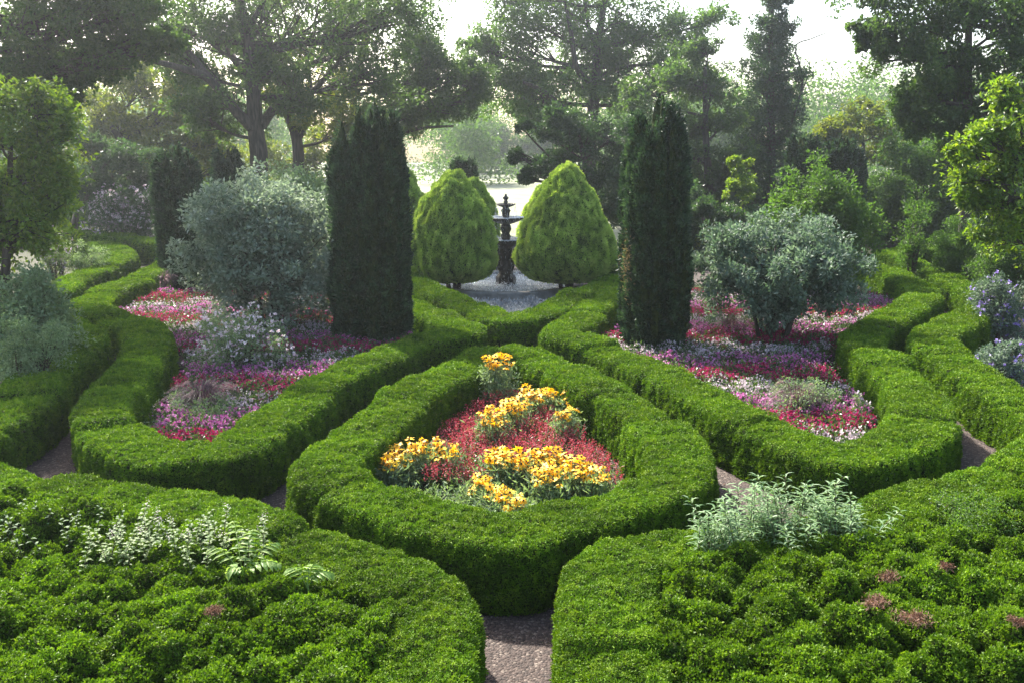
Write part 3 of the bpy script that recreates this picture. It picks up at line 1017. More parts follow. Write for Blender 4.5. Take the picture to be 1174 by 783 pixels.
def flowerbed(C, shift, names, seed):
    x = R.uniform(C[:, 0].min(), C[:, 0].max(), 16000)
    y = R.uniform(C[:, 1].min(), C[:, 1].max(), 16000)
    ok = inpoly(x, y, C[::8])
    x, y = x[ok], y[ok]
    ok = (mindist(x, y, C) > .66) & (y < 26)
    x, y = x[ok], y[ok]
    p = np.stack([x, y, x * 0], 1)
    ph = (y - 13.15 + shift + .5 * (vnoise(p * .8, seed) - .5) + .35 * (vnoise(p * 3, seed + 1) - .5)) / 1.02
    band = np.floor(ph).astype(int) % 3
    gap = vnoise(p * 1.5, seed + 2)
    for b in range(3):
        s = (band == b) & (gap < .88)
        n0 = s.sum()
        mb = MB()
        bp = np.stack([x[s], y[s], .08 + .1 * R.random(n0)], 1)
        hgt = .2 + .26 * vnoise(bp * 3.4, seed + 4)
        for _ in range(9):                                # leaves below and between
            P = bp + np.stack([R.normal(0, .08, n0), R.normal(0, .08, n0), (hgt - .1) * R.random(n0)], 1)
            leafquads(mb, P, unit(R.normal(size=P.shape) + UP * .8), R.uniform(.05, .09, n0), .04, 1)
        for _ in range(6):                                # flowers on top, in small heads
            k_ = R.random(n0) < np.clip(1.8 * vnoise(bp * 4.5, seed + 6) - (.45 if b == 2 else .05), .1, 1)
            P0 = np.stack([bp[:, 0] + R.normal(0, .07, n0), bp[:, 1] + R.normal(0, .07, n0), hgt + R.uniform(-.08, .04, n0)], 1)[k_]
            for _ in range(4):
                P = P0 + R.normal(0, .014, P0.shape)
                D = unit(R.normal(size=P.shape) + UP * .3)
                tn = np.clip(R.random(len(P)) * .7 + .3 * vnoise(P * 5, 3), 0, 1)
                leafquads(mb, P, D, R.uniform(.028, .046, len(P)), .032, 0, tn, fold=.1)
        fm = ['crimson', 'magenta', 'white'][b]
        o = mb.build('bedding_flowers', [M[fm], M['bedleaf']])
        tag(o, names[b], 'flowers', None, 'stuff')


flowerbed(HC['inner_l'], .95, ['crimson bedding flowers in bands round the silver shrub', 'lilac pink bedding flowers in bands round the silver shrub', 'white bedding flowers in bands round the silver shrub'], 81)
flowerbed(HC['inner_r'], .0, ['crimson bedding flowers in bands round the blue green shrub', 'lilac pink bedding flowers in bands round the blue green shrub', 'white bedding flowers in bands round the blue green shrub'], 91)


# ------------------------------------------------------------------ centre bed: rudbeckia and red salvia
def rudbeckia(label, heads, zt, seed, fol=1.0):
    rg = np.random.default_rng(seed)
    hp = []
    for px, py, rpx, n in heads:
        c = at(px, py, zt)
        rr = rpx * pxm(c[1])
        for _ in range(n):
            a, r = rg.random() * 6.283, math.sqrt(rg.random()) * rr
            hp.append([c[0] + math.cos(a) * r, c[1] + math.sin(a) * r * 1.3, zt + rg.uniform(-.12, .06)])
    hp = np.array(hp)
    ctr = hp.mean(0)
    root = thing('rudbeckia_plant', label, 'flowers', (ctr[0], ctr[1], 0), 'golden rudbeckia in the centre bed')
    stm = MB()
    for h in hp:
        b = np.array([h[0] + rg.normal(0, .05), h[1] + rg.normal(0, .05), 0.])
        tube(stm, bez(b, (b + h) / 2 + np.array([0, 0, .06]), h, 5), .0045, 4)
    n = int(900 * fol * len(heads))
    ii = rg.integers(0, len(hp), n)
    P = hp[ii] * np.array([1, 1, 0]) + np.stack([rg.normal(0, .09, n), rg.normal(0, .09, n), rg.uniform(.05, zt * .85, n)], 1)
    fo = MB()
    leafquads(fo, P, unit(R.normal(size=P.shape) * .8 + UP * .45), R.uniform(.06, .11, n), .024, 0)
    stm.build('stem', M['sage'], root)
    fo.build('foliage', M['sage'], root)
    pl = np.array(root.location)
    for i, h in enumerate(hp):                            # every flower head is a part, its dark centre a sub-part
        pm_, cm_ = HEADS[int(rg.integers(len(HEADS)))]
        f = bpy.data.objects.new('flower_head', pm_)
        f.location = tuple(h - pl)
        f.rotation_euler = (rg.normal(.22, .33), rg.normal(0, .33), rg.uniform(0, 6.28))
        sc = rg.uniform(.8, 1.35)
        f.scale = (sc, sc, sc)
        f.parent = root
        COL.objects.link(f)
        c = bpy.data.objects.new('flower_centre', cm_)
        c.parent = f
        COL.objects.link(c)


HEADS = []
for k in (9, 10, 11, 12, 13):
    pet, con = MB(), MB()
    an = np.arange(k) / k * 6.283 + R.normal(0, .06, k)
    dp = R.uniform(-.02, .5)
    D = unit(np.stack([np.cos(an), np.sin(an), -dp + R.normal(0, .12, k)], 1))
    leafquads(pet, D * .008, D, R.uniform(.045, .056, k), .026, 0, None, np.broadcast_to(UP, D.shape), fold=-.08)
    lathe(con, [(.0115, -.002), (.011, .008), (.006, .014), (.0005, .016)], (0, 0, 0), 8)
    po, co = pet.build('flower_head', M['yellow']), con.build('flower_centre', M['cone'], smooth=(0,))
    HEADS.append((po.data, co.data))
    bpy.data.objects.remove(po)
    bpy.data.objects.remove(co)
rudbeckia('rudbeckia alone at the far point of the kite shaped bed', [(571, 411, 17, 43)], .90, 101, 1.8)
rudbeckia('tall rudbeckia mass beyond the red salvia', [(566, 474, 17, 38), (590, 462, 18, 42), (612, 448, 18, 42)], .56, 102)
rudbeckia('rudbeckia with sparse flowers over grey green leaves beside the hedge', [(643, 448, 18, 36), (650, 470, 16, 17)], .56, 103, 1.5)
rudbeckia('rudbeckia clump in the bed corner, nearest the twin stemmed yew', [(443, 522, 20, 48), (462, 514, 20, 36), (490, 508, 20, 32), (512, 512, 16, 17)], .50, 104)
rudbeckia('broad dense rudbeckia clump in front of the red salvia', [(575, 520, 20, 42), (603, 522, 22, 55), (632, 524, 22, 52), (662, 532, 20, 38), (625, 542, 20, 29), (685, 536, 12, 13)], .50, 105)
rudbeckia('small low rudbeckia in the near point of the bed', [(552, 552, 14, 23), (572, 562, 14, 19), (590, 574, 12, 19)], .42, 106)

C = HC['diamond']
x, y = R.uniform(-2.6, 2.6, 9000), R.uniform(9, 17, 9000)
ok = inpoly(x, y, C[::6])
x, y = x[ok], y[ok]
ok = mindist(x, y, C) > .62
x, y = x[ok], y[ok]
# salvia grows where the photograph shows red: between the two rudbeckia masses
ya, yb = at(560, 545, .3)[1], at(560, 455, .3)[1]
s = (y > ya - .0) & (y < yb + .6 - .5 * np.abs(x)) & (x > -1.1 - .1 * y * 0)
mb = MB()
xs_, ys_ = x[s], y[s]
n0 = len(xs_)
bp = np.stack([xs_, ys_, xs_ * 0], 1)
hh = .26 + .16 * vnoise(bp * 3, 5)
for _ in range(5):
    P = bp + np.stack([R.normal(0, .06, n0), R.normal(0, .06, n0), R.uniform(.04, .22, n0)], 1)
    leafquads(mb, P, unit(R.normal(size=P.shape) + UP * .6), R.uniform(.05, .08, n0), .032, 1)
for k in range(12):                                      # upright spikes of small tubular flowers
    zt = hh * (.55 + .5 * k / 12)
    P = bp + np.stack([R.normal(0, .012, n0), R.normal(0, .012, n0), zt], 1)
    leafquads(mb, P, unit(R.normal(size=P.shape) + UP * .5), R.uniform(.022, .034, n0), .014, 0)
tag(mb.build('red_salvia', [M['salvia'], M['bedleaf']]), 'drift of red salvia between the golden rudbeckia clumps', 'flowers', None, 'stuff')
# grey green low foliage elsewhere in the bed
s = ~s
mb = MB()
bp = np.stack([x[s], y[s], x[s] * 0], 1)[::2]
n0 = len(bp)
for _ in range(5):
    P = bp + np.stack([R.normal(0, .06, n0), R.normal(0, .06, n0), R.uniform(.02, .25, n0)], 1)
    leafquads(mb, P, unit(R.normal(size=P.shape) + UP * .8), R.uniform(.06, .11, n0), .024, 0)
tag(mb.build('grey_green_groundcover', M['sage']), 'grey green leaves under the rudbeckia', 'ground cover', None, 'stuff')


# ------------------------------------------------------------------ fountain grass
def grass(label, px, py, h, nb, npl, seed, spread=.5):
    b = at(px, py, 0)
    root = thing('fountain_grass', label, 'grass clump', b, 'purple fountain grasses in the beds')
    bl, pm = MB(), MB()
    for i in range(nb + npl):
        a = R.random() * 6.283
        f = R.uniform(.35, 1.0)
        L = h * R.uniform(.75, 1.15)
        d = np.array([math.cos(a), math.sin(a), 0]) * f * spread
        p0 = b + np.array([math.cos(a), math.sin(a), 0]) * R.uniform(0, .08)
        pts = bez(p0, p0 + d * .35 + UP * L * 1.0, p0 + d * 1.25 + UP * L * (.95 - .5 * f), 7)
        if i < nb:
            sd_ = unit(np.cross(d + 1e-3, UP)) * .006
            wv = np.linspace(1, .15, 7)[:, None]
            v = np.concatenate([pts - sd_ * wv, pts + sd_ * wv])
            q = [[k, k + 1, k + 8, k + 7] for k in range(6)]
            bl.add(v, q, 0, R.random(6))
        else:
            tube(bl, pts, .003, 3)
            n = 90
            t = R.random(n)
            ii = np.clip((4.2 + t * 1.79).astype(int), 0, 5)
            fr = (4.2 + t * 1.79 - ii)[:, None]
            P = pts[ii] * (1 - fr) + pts[ii + 1] * fr
            leafquads(pm, P, unit(R.normal(size=P.shape) + unit(pts[6] - pts[4])), .035, .006, 0)
    bl.build('blade', M['purplegrass'], root)
    pm.build('plume', M['plume'], root)


grass('purple fountain grass with many pink plumes beside the bend of the winding hedge', 235, 482, .75, 420, 26, 1, .6)
grass('dark fountain grass behind the crimson flowers near the small yew', 187, 342, .9, 380, 8, 2, .6)
grass('dark purple fountain grass with few plumes in the crimson bed', 912, 488, .8, 420, 7, 3, .5)
grass('pale fountain grass at the foot of the blue green shrub', 838, 392, .7, 260, 8, 4, .5)

# ------------------------------------------------------------------ shrubs of the beds
shrub('silver_shrub', 'large silver leaved shrub with dark stems in the crimson bed beside the twin yew', 208, 402, 200, 366, 21.2, 'silver', .11, 50, 300, .125, stems=14, power=.42, stem_r=.03, ground=False, group='big mounded shrubs in the beds', bark='bark')
shrub('blue_green_shrub', 'vase shaped blue green shrub on dark stems in the striped flower bed', 786, 994, 246, 366, 20, 'blueg', .105, 50, 280, .125, stems=16, power=.42, stem_r=.032, ground=False, group='big mounded shrubs in the beds', bark='bark')
shrub('rose_bush', 'low bush with blush white flowers below the silver shrub', 216, 330, 352, 432, 17.6, 'sage', .05, 50, 80, .2, flowers='blush', nfl=420, fl_size=.055, stems=6, stem_r=.012)
shrub('green_shrub', 'low grey green bush under the purple fountain grass by the hedge corner', 170, 290, 450, 510, 14.2, 'sage', .045, 45, 60, .2, stems=5, stem_r=.01)
shrub('green_shrub', 'low grey green bush around the dark purple fountain grass', 855, 968, 428, 505, 14.6, 'sage', .045, 45, 60, .2, stems=5, stem_r=.01)
shrub('green_shrub', 'small pale bush with white flowers at the bed edge by the winding hedge', 965, 1002, 452, 500, 14.6, 'sage', .04, 35, 24, .25, flowers='white', nfl=120, fl_size=.045, stems=3, stem_r=.008)
shrub('rounded_shrub', 'rounded bright green shrub behind the blue green one', 866, 1012, 182, 315, 26.5, 'mid', .12, 50, 200, .14, stems=8, depth=.8)
shrub('feathery_shrub', 'tall grey green feathery shrub behind the silver shrub', 285, 395, 172, 300, 30, 'sage', .13, 45, 110, .2, stems=6)
shrub('white_flower_shrub', 'white flowered shrub beside the smaller flat topped yew', 96, 186, 206, 275, 37, 'dark', .09, 60, 100, .18, flowers='white', nfl=900, fl_size=.08)
shrub('border_shrub', 'grey blue border shrub above the outer hedge end', -15, 78, 310, 420, 16.8, 'sage', .085, 50, 150, .18)
shrub('border_shrub', 'variegated rounded border shrub in front of the grey blue one', -10, 72, 352, 438, 15, 'sage', .05, 50, 90, .2)
shrub('border_plant', 'pale flowering plant in the bend of the far outer hedge', 42, 84, 262, 318, 28.5, 'pale', .06, 40, 40, .22, flowers='white', nfl=130, fl_size=.06)
shrub('border_plant', 'grey leaved plant inside the bend of the far outer hedge', 76, 122, 276, 306, 29, 'sage', .07, 40, 40, .22)
shrub('clipped_shrub', 'smooth rounded shrub above the violet border, nearest the hedge end', 1066, 1136, 248, 325, 27, 'mid', .06, 120, 90, .2, stems=4, group='rounded shrubs above the violet border')
shrub('clipped_shrub', 'broad rounded shrub above the violet border under the bright foliage', 1108, 1200, 258, 338, 25, 'mid', .06, 120, 90, .2, stems=4, group='rounded shrubs above the violet border')
shrub('phlox', 'tall violet phlox clump above the outer hedge', 1108, 1182, 312, 398, 20.5, 'blueg', .07, 45, 70, .22, flowers='violet', nfl=130, fl_size=.065, group='violet phlox of the border')
shrub('phlox', 'leafy phlox with a few violet heads near the hedge top', 1110, 1190, 385, 455, 16.5, 'blueg', .06, 45, 70, .2, flowers='violet', nfl=70, fl_size=.06, group='violet phlox of the border')
shrub('wispy_tamarisk', 'wispy upright shrub at the far bend of the outer hedge', 1030, 1068, 218, 310, 27.5, 'mid', .08, 30, 45, .22, up=.7, stems=6)
shrub('yellow_shrub', 'sunlit yellow green shrub glimpsed behind the single yew', 790, 832, 262, 300, 34, 'yellowg', .09, 60, 40, .22)

# ------------------------------------------------------------------ foreground weeds and seedlings
def stemplant(name, label, spots, zb, hrange, leaf, L, W, nleaf, seed, cat='plant', flowers=None, droop=.2, top=False, lean=.25, group=None):
    rg = np.random.default_rng(seed)
    b = at(*spots[0][:2], zb)
    root = thing(name, label, cat, (b[0], b[1], 0), group)
    st, lf, fw = MB(), MB(), MB()
    for px, py, r, n in spots:
        c = at(px, py, zb)
        for _ in range(n):
            p0 = c + np.array([rg.normal(0, r), rg.normal(0, r), 0])
            p0[2] = max(.0, zb - .45)
            h = rg.uniform(*hrange) + .45
            ln = np.array([rg.normal(0, lean), rg.normal(0, lean), 0])
            pts = bez(p0, p0 + UP * h * .6, p0 + UP * h + ln * h * .6, 8)
            tube(st, pts, np.linspace(.006, .0025, 8), 4)
            t = np.linspace(.3, 1.0, nleaf) * 6.999
            i = np.clip(t.astype(int), 0, 6)
            P = pts[i] + (pts[i + 1] - pts[i]) * (t - i)[:, None]
            a = np.arange(nleaf) * 2.399 + rg.random() * 6
            D = unit(np.stack([np.cos(a), np.sin(a), np.full(nleaf, .45 if not top else .55) + rg.normal(0, .15, nleaf)], 1))
            ll = L * rg.uniform(.7, 1.25, nleaf) * np.linspace(1.05, .6, nleaf)
            # each leaf in two halves so that it bows over
            leaf2(lf, P, D, ll, W, droop)
            if flowers and rg.random() < .2:
                m = 24
                P2 = pts[7] + rg.normal(0, .018, (m, 3)) * np.array([1, 1, 1.8])
                leafquads(fw, P2, unit(R.normal(size=P2.shape)), .013, .009, 0)
    st.build('stem', M['twig'], root)
    lf.build('leaf', M[leaf], root)
    if flowers and fw.n:
        fw.build('flower', M[flowers], root)
    return root


def leaf2(mb, P, D, L, W, droop):
    """a bowed leaf of four quads"""
    n = len(P)
    Sd = unit(np.cross(D, UP))
    Nn = np.cross(Sd, D)
    L = np.broadcast_to(L, (n,))[:, None]
    W = np.broadcast_to(W, (n,))[:, None]
    m1 = P + D * L * .3
    m2 = P + D * L * .65 - UP * L * droop * .35
    tip = P + D * L - UP * L * droop
    v = np.stack([P, m1 + Sd * W * .5 + Nn * W * .15, m1, m1 - Sd * W * .5 + Nn * W * .15, m2 + Sd * W * .4 + Nn * W * .12, m2, m2 - Sd * W * .4 + Nn * W * .12, tip], 1)
    q = np.array([[0, 1, 4, 2], [0, 2, 6, 3], [2, 4, 7, 5], [2, 5, 7, 6]])
    q = (np.arange(n)[:, None, None] * 8 + q[None]).reshape(-1, 4)
    mb.add(v.reshape(-1, 3), q, 0, np.repeat(R.random(n), 4))


stemplant('variegated_weed', 'dense pale variegated weeds rising through the outer hedge', [(190, 640, .2, 26), (255, 635, .17, 20), (130, 636, .18, 18)], .66, (.05, .38), 'pale', .085, .034, 30, 201, 'weed', 'blush', .35)
stemplant('variegated_weed', 'thin greener weeds beside the pale variegated ones', [(40, 615, .25, 14), (90, 620, .2, 10)], .7, (.05, .35), 'sage', .08, .026, 16, 202, 'weed', None, .35)
stemplant('willowy_plant', 'pale narrow leaved willowy plant behind the boxwood', [(845, 618, .13, 13), (885, 606, .2, 24), (930, 606, .2, 24), (975, 618, .12, 10), (822, 624, .06, 6)], .72, (.1, .5), 'lance', .17, .021, 40, 203, 'plant', None, .3, lean=.3)
stemplant('willowy_plant', 'small upright plant with pale tips beside the willowy one', [(1065, 590, .04, 3), (1085, 594, .03, 2)], .7, (.18, .34), 'sage', .05, .016, 18, 204, 'plant', None, .1)


def scraggly(label, x0, x1, y0, y1, Y, n, leaf):
    shrub('scraggly_bush', label, x0, x1, y0, y1, Y, leaf, .028, 40, n, .2, stems=7, stem_r=.008)


scraggly('loose scraggly bush with olive leaves on top of the outer hedge', 1058, 1165, 545, 622, 8.6, 70, 'mid')


def pinnate(label, spots, zb, seed):
    rg = np.random.default_rng(seed)
    b = at(spots[0][0], spots[0][1], zb)
    root = thing('lime_seedling', label, 'seedling', (b[0], b[1], 0), 'lime green seedlings in the boxwood')
    st, lf = MB(), MB()
    tube(st, np.array([[b[0], b[1], .0], [b[0] + .02, b[1], zb * .6], [b[0], b[1], zb + .05]]), .007, 6)
    for px, py, dz in spots[1:]:
        e = at(px, py, zb + dz)
        s0 = np.array([b[0], b[1], zb - .05])
        pts = bez(s0, (s0 + e) / 2 + UP * .14, e, 14)
        tube(st, pts, np.linspace(.004, .0015, 14), 4)
        T = unit(np.gradient(pts, axis=0))
        Sd = unit(np.cross(T, UP))
        for sg in (-1, 1):
            k = np.arange(3, 14, 2)
            D = unit(Sd[k] * sg + T[k] * .55 - UP * .25)
            leaf2(lf, pts[k], D, .10 * np.sin(np.linspace(.6, 2.7, 6)) + .02, .048, .3)
    st.build('stem', M['lime'], root)
    lf.build('leaf', M['lime'], root)


pinnate('lime green seedling with arching feather leaves beside the pale weeds', [(278, 655), (243, 628, .10), (268, 598, .2), (315, 622, .12), (318, 645, .05), (290, 608, .22), (262, 655, .02)], .78, 301)
pinnate('small lime seedling low in the boxwood near the path hedge', [(352, 668), (332, 652, .05), (378, 656, .04), (360, 648, .08)], .78, 302)

n = 700
x, y = R.uniform(-8, 8, n), R.uniform(5, 24, n)
P = np.stack([x, y, np.full(n, .014)], 1)
mb = MB()
a = R.random(n) * 6.283
leafquads(mb, P, np.stack([np.cos(a), np.sin(a), R.uniform(0, .15, n)], 1), R.uniform(.02, .05, n), .02, 0, None, np.broadcast_to(UP, (n, 3)) + R.normal(0, .2, (n, 3)))
tag(mb.build('fallen_leaves', M['drybox']), 'scattered dry leaves and clippings on the gravel', 'leaf litter', None, 'stuff')

# dead brown tufts in the boxwood
for i, (px, py, r, lab) in enumerate([(1022, 662, 17, 'ragged brown dead tuft, farthest from the path edge bush'), (1044, 706, 24, 'largest rounded brown dead tuft in the boxwood'), (1000, 690, 20, 'flattened brown dead tuft beside the largest one'),
                                      (1082, 648, 11, 'small reddish dead tuft standing upright in the boxwood'), (1166, 712, 12, 'grey dead twig tuft at the outer boxwood'), (250, 700, 14, 'pinkish dry twig patch in the dark boxwood')]):
    c = at(px, py, .9)
    n = int(r * 26)
    mb = MB()
    rr = r * pxm(6.8)
    d = unit(R.normal(size=(n, 3)) + UP * .3)
    blob = unit(R.normal(size=(4, 3))) * rr * np.array([.5, .5, .08])
    P = c + blob[R.integers(0, 4, n)] + d * R.random((n, 1)) * rr * .75 * np.array([1, 1, .35])
    leafquads(mb, P, unit(d * .3 + R.normal(size=P.shape) + UP * .3), R.uniform(.02, .045, n), .008, 0)
    tag(mb.build('dead_tuft', M['drybox'], origin=c), lab, 'dead foliage', 'brown dead tufts in the boxwood')

DENS = 2.2
# ------------------------------------------------------------------ trees
# the oak with the dark trunk
tree('oak_tree', 'great oak with a dark straight trunk and spreading limbs', [
    (175, 20, 55), (235, 45, 45), (300, 20, 60), (360, 30, 55), (415, 25, 55), (470, 15, 50), (430, 80, 40), (255, 110, 38), (215, 75, 32), (310, 80, 30), (345, 110, 34), (250, -60, 80), (350, -70, 90), (440, -60, 70),
    (170, -50, 70), (300, -150, 90), (400, -140, 80), (210, -130, 70), (300, 60, 45, 4), (400, 60, 40, 3), (240, 140, 30), (300, -240, 80), (420, -250, 70)],  # topmost lobes rise out of view, added to dapple the garden with shade
    38, 'oak', .17, 75, 15, .42, 296, [(297, 190), (293, 150), (290, 100), (284, 50), (274, 0), (270, -60), (285, -130)],
    [(.24, [(294, 152, 0), (270, 128, -.5), (240, 92, -1), (205, 78, -1.5), (165, 68, -2)]), (.17, [(288, 95, 0), (262, 60, 1), (238, 28, 1.5), (215, -5, 2)]),
     (.2, [(300, 145, 0), (318, 122, .5), (350, 112, 1), (375, 88, 1.5), (392, 66, 2)]), (.15, [(240, 92, -1), (215, 60, 0), (185, 45, 0), (160, 50, 0)]), (.13, [(283, 40, 0), (300, 5, -.5), (320, -40, -1)])],
    group='tall trees round the garden', dens=.33, clr=.40)
tree('forked_tree', 'slimmer forked tree behind the great oak', [(320, 40, 40), (370, 90, 40), (350, 130, 34), (400, 110, 35), (330, -20, 55), (390, 20, 50), (310, 100, 30), (395, 150, 26)],
     44, 'yellowg', .17, 70, 12, .34, 342, [(342, 200), (340, 160), (328, 125), (318, 85), (308, 40), (300, -20)],
     [(.2, [(341, 160, 0), (352, 135, 0), (356, 100, 0), (350, 60, 0)]), (.14, [(318, 85, 0), (335, 55, 1), (345, 20, 1)])], group='tall trees round the garden')
tree('hanging_tree', 'pale leaved tree whose low bough hangs before the mist', [(450, 100, 30), (485, 85, 34), (520, 95, 32), (545, 110, 22), (500, 125, 30), (465, 130, 26), (540, 80, 25), (430, 140, 24), (480, 55, 30), (410, 165, 22), (440, 20, 60), (500, -40, 60)],
     46, 'oak', .17, 70, 13, .3, 415, [(415, 215), (412, 170), (405, 110), (420, 40), (440, -20)],
     [(.13, [(411, 165, 0), (440, 160, 0), (480, 148, 0), (520, 145, 0)])], group='tall trees round the garden', dens=.55, clr=.48)
tree('overhanging_tree', 'dark overhanging tree crown above the bright corner tree', [(10, 20, 55), (70, 10, 55), (120, 30, 50), (45, 70, 45), (100, 75, 38), (150, 60, 36), (10, 90, 40), (165, 15, 40), (60, -60, 60), (150, -60, 70), (-40, 0, 80), (-20, -100, 100), (70, 110, 24), (190, 50, 22), (60, -190, 70), (-120, -240, 80)],  # highest lobes lie out of view, put in to shade the near hedges
     25, 'oak', .13, 80, 18, .4, -70, None, [(.16, [(-60, -10, 0), (0, 22, 0), (35, 55, 0), (60, 68, .5)]), (.12, [(-60, 60, 1), (50, 82, 1), (130, 70, 1), (195, 62, 1.5)])], group='tall trees round the garden', dens=.36)
tree('sunlit_tree', 'sunlit yellow green tree with a bent dark bough beyond the corner tree', [(120, 110, 40), (165, 100, 40), (205, 125, 32), (150, 150, 36), (190, 165, 30), (235, 165, 30), (110, 165, 30), (225, 100, 30), (160, 190, 26), (250, 195, 26), (140, 60, 40)],
     47, 'yellowg', .2, 70, 14, .35, 165, [(165, 260), (150, 200), (138, 160), (118, 135), (100, 128)], group='tall trees round the garden')
tree('shade_tree', 'small dark spreading tree behind the white flowered shrub', [(90, 170, 30), (120, 190, 30), (150, 195, 26), (75, 205, 26), (110, 215, 24), (170, 215, 20)], 38, 'dark', .13, 90, 14, .18, 96, None, group='understorey trees')
tree('corner_tree', 'bright leafy tree at the garden corner above the grey border shrubs', [(14, 108, 34), (44, 128, 26), (5, 160, 42), (50, 165, 26), (20, 205, 40), (60, 192, 18), (10, 250, 40), (50, 240, 24), (-40, 200, 55), (12, 270, 26), (-30, 285, 40), (62, 150, 10), (68, 215, 12)],
     17.5, 'bright', .10, 75, 26, .12, 8, None, group='understorey trees', clr=.55, loose=1.35, dens=.17)
# centre right
tree('great_tree', 'great hazy tree with bare branching limbs beyond the fountain', [
    (590, 50, 38), (570, 95, 30), (620, 30, 40), (665, 20, 40), (710, 15, 40), (755, 30, 40), (785, 60, 32), (640, 80, 36), (605, 110, 30), (690, 60, 36), (730, 75, 38), (770, 100, 32), (660, -40, 55), (730, -40, 55), (600, -20, 45), (630, 130, 28), (560, 60, 24), (800, 30, 26), (690, 110, 30)],
    52, 'mid', .19, 60, 13, .45, 678, [(676, 210), (678, 150), (683, 95), (686, 60), (690, 20), (700, -30)],
    [(.22, [(678, 150, 0), (650, 128, -1), (622, 105, -1), (600, 95, -1.5)]), (.2, [(683, 98, 0), (662, 80, -1), (655, 40, -1), (648, 5, -1)]), (.2, [(684, 90, 0), (705, 80, 1), (730, 50, 1), (752, 30, 1)]), (.12, [(705, 80, 1), (735, 75, 0), (765, 80, 0)]), (.14, [(686, 60, 0), (675, 30, 0), (668, -10, 0)])],
    group='tall trees round the garden', dens=.6, clr=.5)
tree('magnolia', 'dark magnolia with knobbly side shoots beyond the broad conifer', [(640, 165, 28), (670, 170, 34), (700, 160, 30), (655, 200, 30), (690, 205, 34), (720, 190, 30), (605, 205, 10), (590, 180, 7), (625, 190, 18), (598, 145, 6), (640, 135, 20), (712, 235, 30), (690, 245, 30)],
     39, 'dark', .13, 80, 16, .2, 680, None, [(.05, [(640, 200, 0), (610, 190, 0), (586, 170, 0)]), (.05, [(640, 190, 0), (610, 160, 0), (596, 143, 0)])], group='understorey trees')
tree('pale_tree', 'pale leaved tree between the great hazy tree and the dark fir', [(790, 90, 30), (815, 110, 30), (780, 130, 30), (825, 145, 28), (800, 170, 30), (835, 185, 26), (770, 170, 28), (810, 60, 24), (845, 215, 24), (740, 110, 30), (800, 210, 30), (830, 245, 26)],
     43, 'oak', .16, 75, 14, .25, 805, None, group='understorey trees')
tree('dark_fir', 'dark pointed fir with climbing vine against the pale sky', [(882, 2, 16), (888, 22, 20), (878, 40, 20), (892, 58, 22), (874, 75, 22), (896, 88, 24), (872, 105, 24), (900, 115, 26), (866, 132, 24), (908, 145, 26), (884, 130, 28), (860, 160, 24), (888, 165, 32), (915, 175, 26), (854, 190, 24), (885, 200, 32), (916, 205, 26), (890, 235, 30), (858, 235, 28), (884, -18, 12), (880, 80, 26)],
     46, 'dark', .14, 65, 13, .3, 884, [(884, 260), (884, 150), (883, 60), (884, -20)], [(.05, [(905, 150, -.5), (920, 95, -.5), (912, 55, -.5), (930, 45, -.5), (948, 38, -.5)]), (.03, [(918, 110, -.5), (928, 80, -.5), (925, 60, -.5)])], group='tall trees round the garden', droop=.3, clr=.42)
tree('vine_branch_tree', 'thin leaning sapling with a bright leafy top beside the fir', [(848, 185, 8), (850, 205, 10), (842, 220, 9), (856, 222, 9), (846, 245, 12)], 35, 'bright', .12, 60, 8, .05, 849, None, group='understorey trees', dens=.25, loose=1.7, clr=.5)
tree('laurel', 'dark leafy laurel at the foot of the fir', [(800, 235, 24), (830, 255, 24), (812, 275, 22), (850, 275, 24), (786, 260, 18), (870, 255, 22)], 34, 'dark', .11, 90, 14, .1, 825, None, group='understorey trees', cat='shrub')
tree('layered_tree', 'layered yellow green tree low against the hazy hill', [(955, 140, 22), (985, 135, 22), (1010, 150, 22), (970, 160, 24), (1000, 175, 26), (945, 165, 20), (1030, 190, 24)], 50, 'yellowg', .18, 65, 12, .2, 985, None, group='understorey trees')
tree('woodland_tree', 'deep green woodland tree behind the violet border', [(1040, 175, 32), (1070, 160, 34), (1095, 190, 34), (1050, 215, 32), (1085, 230, 32), (1020, 225, 28), (1120, 215, 30), (1060, 255, 26), (1110, 250, 28), (1150, 240, 30), (1020, 260, 24)], 40, 'mid', .14, 85, 16, .25, 1070, None, group='understorey trees')
tree('tall_pine', 'tall tree with a thin straight trunk and hanging sunlit foliage', [
    (1015, 15, 38), (1060, 20, 45), (1110, 15, 45), (1155, 25, 45), (1030, 60, 36), (1075, 70, 40), (1120, 70, 42), (1160, 85, 36), (1050, 105, 28), (1085, 115, 30), (1125, 120, 34), (1000, 40, 20), (1090, 150, 26), (1130, 160, 26), (1060, -50, 80), (1140, -60, 90), (1200, 20, 60), (1020, -30, 40), (1050, 135, 20), (1190, 110, 45)],
    30, 'oak', .14, 95, 16, .26, 1108, [(1108, 240), (1109, 180), (1109, 120), (1110, 60), (1112, -40)], [(.14, [(1200, 10, 0), (1165, 28, 0), (1130, 32, 0), (1085, 22, 0)]), (.1, [(1200, 80, 0), (1172, 48, 0), (1158, 75, 0)])], group='tall trees round the garden', droop=.3, dens=.26)
tree('corner_maple', 'bright yellow green tree hanging in above the violet phlox', [(1160, 130, 22), (1140, 175, 26), (1170, 190, 34), (1125, 205, 18), (1150, 225, 30), (1180, 250, 34), (1155, 265, 22), (1105, 178, 9), (1128, 160, 12), (1165, 110, 12), (1120, 230, 14), (1200, 180, 40)],
     18.5, 'bright', .105, 60, 30, .1, 1200, None, group='understorey trees', clr=.62, loose=1.9, dens=.11)
